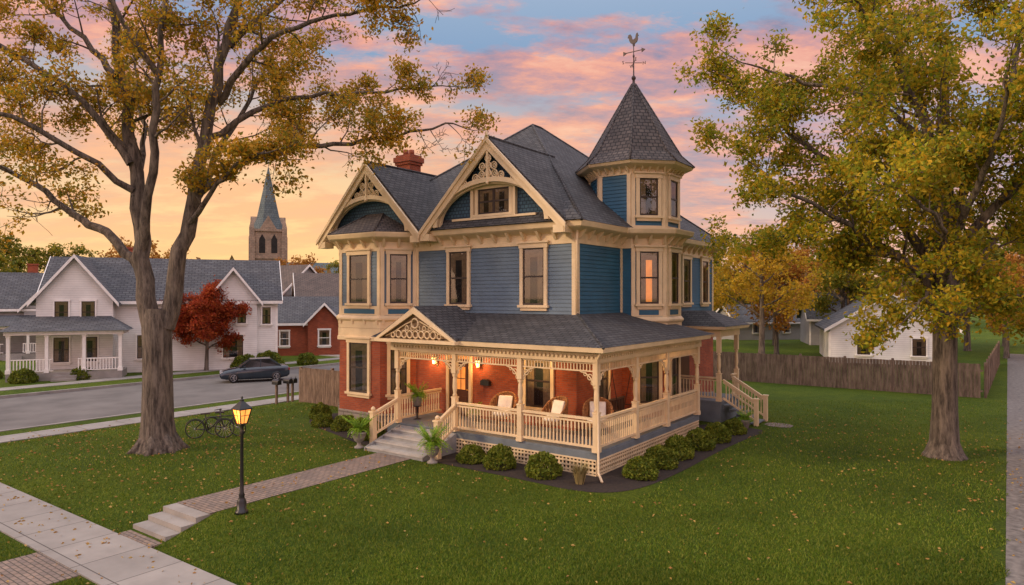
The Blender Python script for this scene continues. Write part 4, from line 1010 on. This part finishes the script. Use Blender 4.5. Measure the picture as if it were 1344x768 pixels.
for i,(X,Y) in enumerate([(-21.0,4.0),(-20.6,4.4),(-20.9,4.9)]):
    e=empty('mailbox',L(X,Y,gh(X,Y)),SROT+rad(90),None,label="dark mailbox on a wooden post beside the pavement",category="mailbox",group="mailboxes by the pavement")
    m=MB(); m.box(-0.05,0.05,-0.05,0.05,0,1.0); m.obj('mailbox_post',[WOODF],e)
    m=MB(); pr_=[(-0.12,-0.25,1.0),(0.12,-0.25,1.0),(0.12,-0.25,1.14)]+[(0.12*math.cos(t),-0.25,1.14+0.12*math.sin(t)) for t in [0.4,0.9,1.57,2.2,2.7]]+[(-0.12,-0.25,1.14)]
    m.prism(pr_,(0,0.5,0)); m.box(0.121,0.135,-0.1,-0.07,1.1,1.32); m.obj('mailbox_box',[BLACK],e)
def fence(p,q,h,label):
    m=MB(); p=Vector(p);q=Vector(q); d=q-p; ln=d.length; d.normalize(); nv=Vector((d.y,-d.x)); k=int(ln/0.16); r=random.Random(4)
    for i in range(k):
        a=p+d*(i*0.16+0.005); b=p+d*(i*0.16+0.153); hh=h+r.uniform(-0.01,0.01); o=r.uniform(0,0.010)
        za=gh(a.x,a.y)
        m.prism([(a.x+nv.x*o,a.y+nv.y*o,za),(b.x+nv.x*o,b.y+nv.y*o,za),(b.x+nv.x*o,b.y+nv.y*o,za+hh),(a.x+nv.x*o,a.y+nv.y*o,za+hh)],(nv.x*0.02,nv.y*0.02,0))
    for zr_ in (0.35,h-0.35):
        a=p-nv*0.03; b=q-nv*0.03; m.beam((a.x,a.y,zr_),(b.x,b.y,zr_),0.04,0.09)
    f=site(m,'wooden_fence',[WOODF],label=label,category='fence')
    k=int(ln/2.4)
    for i in range(k+1):
        c=p+d*min(ln,i*2.4); z=gh(c.x,c.y); pm=MB(); pm.box(c.x-0.06,c.x+0.06,c.y+0.05,c.y+0.17,z,z+h+0.08)
        pm.obj('fence_post',[WOODF],f)
    return f
fence((-7.5,25.2),(8.6,25.2),1.75,"weathered brown wooden board fence along the back lawn")
fence((8.7,25.2),(9.1,48),1.75,"weathered board fence running back beside the gravel drive")
fence((-19.0,3.9),(-14.2,3.9),1.7,"short weathered wooden fence beside the bay wall")
e=empty('yard_sign',L(-20.0,13.0,-0.15),SROT+rad(60),None,label="small white blank yard sign on two stakes",category="sign")
for xx in (0,0.5):
    m=MB(); m.box(xx-0.02,xx+0.0,-0.01,0.01,0,0.5); m.obj('sign_stake',[WHITE],e)
m=MB(); m.box(-0.05,0.57,-0.03,-0.012,0.4,0.95); m.obj('sign_board',[WHITE],e)
def car(loc,rot):
    e=empty('parked_car',loc,rot,None,label="dark blue sedan parked along the street kerb",category="car")
    e.scale=(0.93,0.93,1.04)
    paintm,nt,b=newmat('car_paint'); f=noise(nt,2,2); nt.links.new(ramp(nt,f,[(0.3,(0.012,0.022,0.035)),(0.7,(0.02,0.035,0.052))]),b.inputs['Base Color']); b.inputs['Roughness'].default_value=0.2; b.inputs['Coat Weight'].default_value=0.6
    secs=[(-2.35,0.62,0.40,0.62),(-2.25,0.80,0.28,0.70),(-1.9,0.87,0.22,0.80),(-1.2,0.90,0.20,0.90),(-0.9,0.90,0.20,0.94),(0,0.91,0.20,0.97),(1.2,0.91,0.20,0.99),(1.75,0.89,0.22,1.0),(2.2,0.82,0.28,0.97),(2.36,0.68,0.40,0.80)]
    m=MB(); vs=[];N=0
    for (x,w,zb,zt) in secs:
        ring=[(-w*0.92,zb),(-w,zb+0.15),(-w,zt-0.22),(-w*0.93,zt-0.04),(-w*0.7,zt),(w*0.7,zt),(w*0.93,zt-0.04),(w,zt-0.22),(w,zb+0.15),(w*0.92,zb)]
        N=len(ring); vs+=[(x,y,z) for y,z in ring]
    fs=[(i*N+j,i*N+(j+1)%N,(i+1)*N+(j+1)%N,(i+1)*N+j) for i in range(len(secs)-1) for j in range(N)]+[tuple(range(N)),tuple(reversed(range((len(secs)-1)*N,len(secs)*N)))]
    m.add(vs,fs,0,True); m.obj('car_body',[paintm],e)
    m=MB()
    b0=[(-1.05,-0.78,0.93),(-1.05,0.78,0.93),(1.75,0.76,0.96),(1.75,-0.76,0.96)]; t0=[(-0.30,-0.60,1.40),(-0.30,0.60,1.40),(1.0,0.60,1.42),(1.0,-0.60,1.42)]
    m.add(b0+t0,[(0,1,5,4),(1,2,6,5),(2,3,7,6),(3,0,4,7)],0); cg,nt2,b2=newmat('car_glass'); b2.inputs['Base Color'].default_value=(0.01,0.012,0.014,1); b2.inputs['Roughness'].default_value=0.05
    m.obj('car_window',[cg],e)
    m=MB(); m.prism([(-0.34,-0.61,1.40),(1.04,-0.61,1.42),(1.04,0.61,1.42),(-0.34,0.61,1.40)],(0,0,0.05))
    for s in (-1,1):
        m.beam((-1.05,s*0.785,0.94),(-0.32,s*0.61,1.42),0.05,0.05); m.beam((1.75,s*0.77,0.96),(1.02,s*0.61,1.43),0.06,0.10); m.beam((0.35,s*0.79,0.94),(0.38,s*0.615,1.42),0.05,0.06)
    m.obj('car_roof',[paintm],e)
    for x in (-1.45,1.42):
        for s in (-1,1):
            m=MB()
            c=(x,s*0.82,0.32)
            vs=[];k=20
            for (r_,y_) in ((0.20,0.11),(0.31,0.11),(0.33,0.08),(0.33,-0.10),(0.31,-0.11)):
                for j in range(k): t=2*math.pi*j/k; vs.append((c[0]+r_*math.cos(t),c[1]+s*y_,c[2]+r_*math.sin(t)))
            m.add(vs,[(i*k+j,i*k+(j+1)%k,(i+1)*k+(j+1)%k,(i+1)*k+j) for i in range(4) for j in range(k)],0,True)
            w=m.obj('tyre',[BLACK],e)
            m=MB(); 
            for j in range(5):
                t=j*1.2566; m.beam((c[0],c[1]+s*0.10,c[2]),(c[0]+0.2*math.cos(t),c[1]+s*0.10,c[2]+0.2*math.sin(t)),0.06,0.03)
            m.ring((c[0],c[1]+s*0.10,c[2]),0.20,0.02,'y',16); m.obj('rim',[paint('alloy',(0.4,0.4,0.42),0.3,0.1,5,0.7)],w)
    for s in (-1,1):
        m=MB(); m.box(-2.33,-2.15,s*0.45,s*0.74,0.60,0.72); m.obj('headlight',[paint('headlight_lens',(0.6,0.6,0.6),0.2)],e)
        m=MB(); m.box(2.20,2.36,s*0.42,s*0.74,0.68,0.84); m.obj('tail_light',[paint('tail_lens',(0.3,0.01,0.01),0.2)],e)
        m=MB(); m.box(-0.82,-0.66,s*0.88,s*1.02,0.93,1.04); m.obj('wing_mirror',[paintm],e)
    return e
car((-17.4,46.2,-0.46),rad(24))
# ================================================================ NEIGHBOUR HOUSES
def nhouse(name,loc,rot,w,d,h,rise,wallm,roofm,cross=(),wins=(),porch=None,chim=None,trim=None,axis='x',**props):
    e=empty(name,loc,rot,None,**props); trim=trim or WHITE
    m=MB(); m.box(-w/2,w/2,-d/2,d/2,-0.3,h)
    if axis=='x':
        for s in (-1,1): m.poly([(s*w/2,-d/2,h),(s*w/2,d/2,h),(s*w/2,0,h+rise)])
    else:
        for s in (-1,1): m.poly([(-w/2,s*d/2,h),(w/2,s*d/2,h),(0,s*d/2,h+rise)])
    for (cx,cw,pr,cr) in cross:
        m.box(cx-cw/2,cx+cw/2,-d/2-pr,-d/2+0.5,-0.3,h); m.poly([(cx-cw/2,-d/2-pr,h),(cx+cw/2,-d/2-pr,h),(cx,-d/2-pr,h+cr)])
    m.obj('wall',[wallm],e)
    r=MB(); o=0.4
    def gab(cx,cy0,cy1,hw,z,rs,ax):
        k=rs/hw
        for s in (-1,1):
            if ax=='y': q=[(cx+s*(hw+o),cy0,z-k*o),(cx,cy0,z+rs),(cx,cy1,z+rs),(cx+s*(hw+o),cy1,z-k*o)]
            else: q=[(cy0,cx+s*(hw+o),z-k*o),(cy0,cx,z+rs),(cy1,cx,z+rs),(cy1,cx+s*(hw+o),z-k*o)]
            r.prism(q,(0,0,0.16),0)
    tm=MB()
    def rake(cx,y,hw,z,rs,ax):
        k=rs/hw
        for s in (-1,1):
            P_=[(cx+s*(hw+o+0.02),z-k*o+0.17),(cx,z+rs+0.17),(cx,z+rs-0.08),(cx+s*(hw+o+0.02),z-k*o-0.08)]
            tm.prism([(a,y,b) if ax=='y' else (y,a,b) for a,b in P_],(0,-0.05,0) if ax=='y' else (0.05*(1 if y>0 else -1),0,0))
    if axis=='x':
        gab(0,-w/2-o,w/2+o,d/2,h,rise,'x'); rake(0,-w/2-o,d/2,h,rise,'x'); rake(0,w/2+o,d/2,h,rise,'x')
        tm.box(-w/2-o,w/2+o,-d/2-o-0.06,-d/2-o,h-rise/(d/2)*o-0.12,h-rise/(d/2)*o+0.1)
    else:
        gab(0,-d/2-o,d/2+o,w/2,h,rise,'y'); rake(0,-d/2-o,w/2,h,rise,'y')
    for (cx,cw,pr,cr) in cross:
        gab(cx,-d/2-pr-o,-0.2,cw/2,h,cr,'y'); rake(cx,-d/2-pr-o-0.01,cw/2,h,cr,'y')
    for sx in (-1,1): tm.box(sx*w/2-0.09,sx*w/2+0.09,-d/2-0.03,-d/2+0.1,-0.3,h-0.3)
    ro=r.obj('roof',[roofm],e); tm.obj('roof_trim',[trim],e)
    if chim:
        c=MB(); c.box(chim[0]-0.4,chim[0]+0.4,chim[1]-0.35,chim[1]+0.35,h,h+rise+0.9); c.box(chim[0]-0.46,chim[0]+0.46,chim[1]-0.41,chim[1]+0.41,h+rise+0.9,h+rise+1.05); c.obj('chimney',[BRICK],ro)
    for (x,y,z,ww,hh,a) in wins: window(e,(x,y,z),a,ww,hh,trim=trim,tw=0.09,cap=False,sash=BROWN if wallm!=BRICK else WHITE)
    if porch:
        x0,x1,y0,y1,pz=porch; p=MB(); p.box(x0,x1,y0,y1,-0.3,0.5); pp_=p.obj('porch',[CONC],e)
        p=MB(); p.box(x0-0.1,x1+0.1,y0-0.1,y1,pz,pz+0.25); p.obj('porch_beam',[trim],pp_)
        p=MB(); z=pz+0.26; p.poly([(x0-0.4,y0-0.4,z),(x1+0.4,y0-0.4,z),(x1-1,y1,z+0.9),(x0+1,y1,z+0.9)]); p.poly([(x0-0.4,y1,z),(x0-0.4,y0-0.4,z),(x0+1,y1,z+0.9)]); p.poly([(x1+0.4,y0-0.4,z),(x1+0.4,y1,z),(x1-1,y1,z+0.9)]); p.poly([(x0-0.4,y0-0.4,z-0.01),(x0-0.4,y1,z-0.01),(x1+0.4,y1,z-0.01),(x1+0.4,y0-0.4,z-0.01)]); p.obj('porch_roof',[roofm],pp_)
        k=max(2,int((x1-x0)/2))
        for i in range(k+1):
            xx=x0+0.12+(x1-x0-0.24)*i/k; p=MB(); p.box(-0.10,0.10,-0.10,0.10,0.5,pz); p.box(-0.14,0.14,-0.14,0.14,0.5,0.75); p.box(-0.13,0.13,-0.13,0.13,pz-0.12,pz-0.001); p.obj('post',[trim],pp_,(xx,y0+0.12,0))
        gapc=(x0+x1)/2
        for (a,b) in ((x0+0.2,gapc-0.7),(gapc+0.7,x1-0.2)):
            p=MB()
            p.box(a,b,y0+0.08,y0+0.15,1.35,1.42); p.box(a,b,y0+0.08,y0+0.15,0.6,0.66)
            for j in range(int((b-a)/0.18)): p.box(a+j*0.18,a+j*0.18+0.06,y0+0.09,y0+0.14,0.66,1.35)
            p.obj('railing',[trim],pp_)
        p=MB()
        for j in range(3): p.box(gapc-0.7,gapc+0.7,y0-0.3*(j+1),y0-0.3*j,-0.4,0.33-0.2*j)
        p.obj('steps',[CONC],pp_)
    return e
nhouse('farmhouse',(-27.2,54.5,-0.3),rad(22),15.5,8,5.4,3.0,WSIDE,LROOF,
  cross=[(-5.6,4.6,1.2,2.9),(4.6,3.4,0.4,2.2)],
  wins=[(-6.4,-5.2,3.7,1.0,1.5,0),(-4.8,-5.2,3.7,1.0,1.5,0),(-6.4,-5.2,1.0,1.1,1.7,0),(-4.7,-5.2,1.0,1.1,1.7,0),(-1.5,-4.0,1.0,1.0,1.7,0),(4.0,-4.4,3.5,0.8,1.4,0),(5.2,-4.4,3.5,0.8,1.4,0),(4.6,-4.4,0.9,1.6,1.7,0),(7.0,-4.0,3.4,0.8,1.3,0),(7.75,0.5,3.6,0.9,1.4,rad(90)),(7.75,0.5,0.9,0.9,1.6,rad(90)),(1.2,-4.0,3.4,0.9,1.3,0)],
  porch=(-9.0,-2.4,-7.6,-5.22,3.0),chim=(-3,1.0),label="white two storey farmhouse with grey gabled roof and columned porch",category="house")
nhouse('grey_house',(-47.0,66,-0.3),rad(28),13,9,4.6,3.1,GSIDE,LROOF,cross=[(2.5,4,0.4,2.3)],wins=[(-4,-4.5,0.9,1.2,1.6,0),(2.5,-4.9,3.2,0.9,1.2,0),(2.5,-4.9,0.8,1.4,1.6,0)],porch=(-5.5,5.5,-7.0,-4.92,2.7),chim=(0.5,0.5),label="grey sided house with slate roof and white front porch",category="house")
nhouse('brick_cottage',(-20.6,68,-0.3),rad(16),7.5,7,3.2,2.2,BRICK,LROOF,cross=[(1.8,3,0.5,1.6)],wins=[(-1.8,-3.5,0.9,1.0,1.4,0),(1.8,-4.0,0.9,1.2,1.5,0)],label="small red brick cottage with grey gabled roof",category="house")
nhouse('brick_house',(-19.0,77,-0.3),rad(20),10,8,5.6,2.4,BRICK,BROOF,wins=[(-3,-4,3.6,1.0,1.5,0),(0,-4,3.6,1.0,1.5,0),(3,-4,3.6,1.0,1.5,0),(3,-4,0.8,1.0,1.5,0)],label="two storey red brick house with brown hipped roof",category="house")
nhouse('brown_roofed_house',(-29.5,84,-0.3),rad(-30),12,9,5.4,3.8,GSIDE,BROOF,cross=[(2,4,0.5,2.4)],wins=[(-3,-4.5,3.5,1,1.4,0),(2,-5.0,3.5,1,1.4,0)],label="pale house with steep brown shingle roof beneath the church",category="house")
nhouse('white_bungalow',(31.0,57.5,0),rad(-20),8.6,10,2.75,2.7,WSIDE,LROOF,axis='y',wins=[(-1.9,-5.0,0.7,1.1,1.3,0),(1.9,-5.0,0.7,1.1,1.3,0),(0,-5.0,3.3,0.8,0.9,0)],label="small white bungalow with grey gable roof behind the fence",category="house")
nhouse('outbuilding',(31,86,0),rad(10),9,6,2.3,1.8,GSIDE,LROOF,wins=[(-2,-3,0.9,1,1.1,0),(2,-3,0.9,1,1.1,0)],label="low grey garage with pitched roof behind the yards",category="garage")
nhouse('grey_bungalow',(38,76,0),rad(-15),10,7,3.0,2.6,GSIDE,LROOF,wins=[(-2,-3.5,0.9,1,1.3,0)],label="grey bungalow with dark pitched roof behind the yards",category="house")
e=empty('church',(-43.6,122,-0.3),rad(20),None,label="stone church with tall green slate spire rising over the rooftops",category="church")
m=MB(); s=2.7; m.box(-s,s,-s,s,0,17.0); m.box(-s-0.2,s+0.2,-s-0.2,s+0.2,12.2,12.6); m.box(-s-0.25,s+0.25,-s-0.25,s+0.25,17.0,17.4)
for sx in (-1,1):
    for sy in (-1,1): m.box(sx*s-0.5,sx*s+0.5,sy*s-0.5,sy*s+0.5,0,16.0); m.lathe((sx*s,sy*s,16.0),[(0.6,0),(0.6,1.6),(0.0,3.6)],4,0,False,rad(45))
for a in range(4):
    c,sn=math.cos(a*math.pi/2),math.sin(a*math.pi/2)
    rr=lambda x,y,z:(c*x-sn*y,sn*x+c*y,z)
    m.prism([rr(-1.5,-s-0.26,17.2),rr(1.5,-s-0.26,17.2),rr(0,-s-0.26,19.8)],Vector(rr(0,1.6,0)),0)
m.box(-4,14,-1,10,0,7)
m.obj('tower',[CHST],e)
m=MB(); m.lathe((0,0,17.4),[(2.9,0),(2.1,2.0),(0.0,11.6)],8,0,False,rad(22.5)); m.prism([(-2,-1.5,7),(-2,4.5,12),(-2,10.5,7)],(16,0,0)); m.beam((0,0,28.9),(0,0,30.0),0.1,0.1); m.beam((-0.4,0,29.6),(0.4,0,29.6),0.1,0.1); m.obj('spire',[SPIRE],e)
for a in range(4):
    c,sn=math.cos(a*math.pi/2),math.sin(a*math.pi/2); rr=lambda x,y,z:(c*x-sn*y,sn*x+c*y,z)
    for x in (-1.0,1.0):
        m=MB()
        m.prism([rr(x-0.5,-s-0.04,13.2),rr(x+0.5,-s-0.04,13.2),rr(x+0.5,-s-0.04,15.6),rr(x,-s-0.04,16.5),rr(x-0.5,-s-0.04,15.6)],Vector(rr(0,0.03,0)))
        m.obj('belfry_opening',[DARK],e)
e=empty('utility_pole',(33.5,68,0),0.3,None,label="tall wooden utility pole with crossarm behind the houses",category="utility pole")
m=MB(); m.tube([(0,0,0),(0,0,9.5)],[0.16,0.11],8); m.obj('pole',[WOODF],e); m=MB(); m.box(-1.1,1.1,-0.06,0.06,8.6,8.75); m.obj('crossarm',[WOODF],e)
# ================================================================ WORLD, SUN, CAMERA
w=bpy.data.worlds.new('World'); scene.world=w; w.use_nodes=True; nt=w.node_tree
for n_ in list(nt.nodes): nt.nodes.remove(n_)
out=nd(nt,'ShaderNodeOutputWorld'); bg=nd(nt,'ShaderNodeBackground'); bg2=nd(nt,'ShaderNodeBackground'); ad=nd(nt,'ShaderNodeAddShader')
tc=nd(nt,'ShaderNodeTexCoord'); sp=nd(nt,'ShaderNodeSeparateXYZ'); nt.links.new(tc.outputs['Generated'],sp.inputs[0])
z=sp.outputs[2]
base=ramp(nt,z,[(0.0,(0.68,0.40,0.28)),(0.07,(0.78,0.50,0.38)),(0.18,(0.40,0.40,0.50)),(0.33,(0.22,0.34,0.52)),(0.48,(0.42,0.50,0.62)),(1.0,(0.76,0.80,0.88))])
dt=nd(nt,'ShaderNodeVectorMath',operation='DOT_PRODUCT'); nt.links.new(tc.outputs['Generated'],dt.inputs[0]); dt.inputs[1].default_value=(-0.36,0.93,0.03)
glow=ramp(nt,dt.outputs['Value'],[(0.72,(0,0,0)),(0.93,(0.60,0.60,0.60)),(1.0,(1,1,1))])
low=ramp(nt,z,[(0.0,(1,1,1)),(0.17,(0.80,0.80,0.80)),(0.34,(0,0,0))])
gm=mixc(nt,1.0,glow,low,'MULTIPLY')
base=mixc(nt,gm,base,(1.12,0.68,0.24))
zz=mth(nt,'ADD',z,0.16); cx_=mth(nt,'DIVIDE',sp.outputs[0],zz); cy_=mth(nt,'DIVIDE',sp.outputs[1],zz)
cb=nd(nt,'ShaderNodeCombineXYZ'); nt.links.new(cx_,cb.inputs[0]); nt.links.new(cy_,cb.inputs[1])
mp=nd(nt,'ShaderNodeMapping'); mp.inputs['Rotation'].default_value=(0,0,rad(-30)); mp.inputs['Scale'].default_value=(0.75,1.25,1); mp.inputs['Location'].default_value=(3.1,1.7,0)
nt.links.new(cb.outputs[0],mp.inputs[0])
cn=noise(nt,2.0,12,mp.outputs[0],0.64)
cm=ramp(nt,cn,[(0.42,(0,0,0)),(0.52,(1,1,1))])
cn2=noise(nt,3.6,11,mp.outputs[0],0.66)
ccol=ramp(nt,cn2,[(0.36,(0.27,0.24,0.34)),(0.46,(0.58,0.29,0.29)),(0.55,(0.92,0.38,0.24)),(0.68,(1.05,0.56,0.34))])
ccol=mixc(nt,gm,ccol,(1.05,0.52,0.21))
zf=ramp(nt,z,[(0.0,(0.15,)*3),(0.10,(0.75,)*3),(0.40,(0.95,)*3),(0.75,(0.3,)*3)])
cmm=mixc(nt,1.0,cm,zf,'MULTIPLY')
fin=mixc(nt,cmm,base,ccol)
nt.links.new(fin,bg.inputs[0])
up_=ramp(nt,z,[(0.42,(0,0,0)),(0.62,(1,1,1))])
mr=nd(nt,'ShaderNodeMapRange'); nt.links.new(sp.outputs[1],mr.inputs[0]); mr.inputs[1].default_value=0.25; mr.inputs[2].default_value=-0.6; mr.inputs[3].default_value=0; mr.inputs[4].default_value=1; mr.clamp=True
boost=mth(nt,'MAXIMUM',up_,mr.outputs[0])  # out-of-view sky overhead and behind the camera brightened as added fill light
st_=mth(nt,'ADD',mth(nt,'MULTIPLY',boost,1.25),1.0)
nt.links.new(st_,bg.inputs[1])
sk=nd(nt,'ShaderNodeTexSky',sky_type='NISHITA'); sk.sun_disc=False
nt.links.new(sk.outputs[0],bg2.inputs[0]); bg2.inputs[1].default_value=0.015
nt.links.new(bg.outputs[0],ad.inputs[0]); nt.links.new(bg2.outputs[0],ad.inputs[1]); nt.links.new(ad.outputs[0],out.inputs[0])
sd=bpy.data.lights.new('sun','SUN'); sd.energy=2.0; sd.angle=rad(7); sd.color=(1.0,0.72,0.44)
so=bpy.data.objects.new('sun',sd); COL.objects.link(so)
az=rad(-104); el=rad(22)
dirv=Vector((math.sin(az)*math.cos(el),math.cos(az)*math.cos(el),math.sin(el)))
so.rotation_euler=dirv.to_track_quat('Z','Y').to_euler()
sk.sun_rotation=az; sk.sun_elevation=el
cd=bpy.data.cameras.new('camera'); cam=bpy.data.objects.new('camera',cd); COL.objects.link(cam)
cam.location=(0,0,5.2); cam.rotation_euler=(rad(90.38),0,0); cd.lens=24; cd.sensor_width=36; cd.clip_end=4000; cd.clip_start=0.1
scene.camera=cam
scene.view_settings.view_transform='Standard'; scene.view_settings.look='None'; scene.view_settings.exposure=0; scene.view_settings.gamma=1
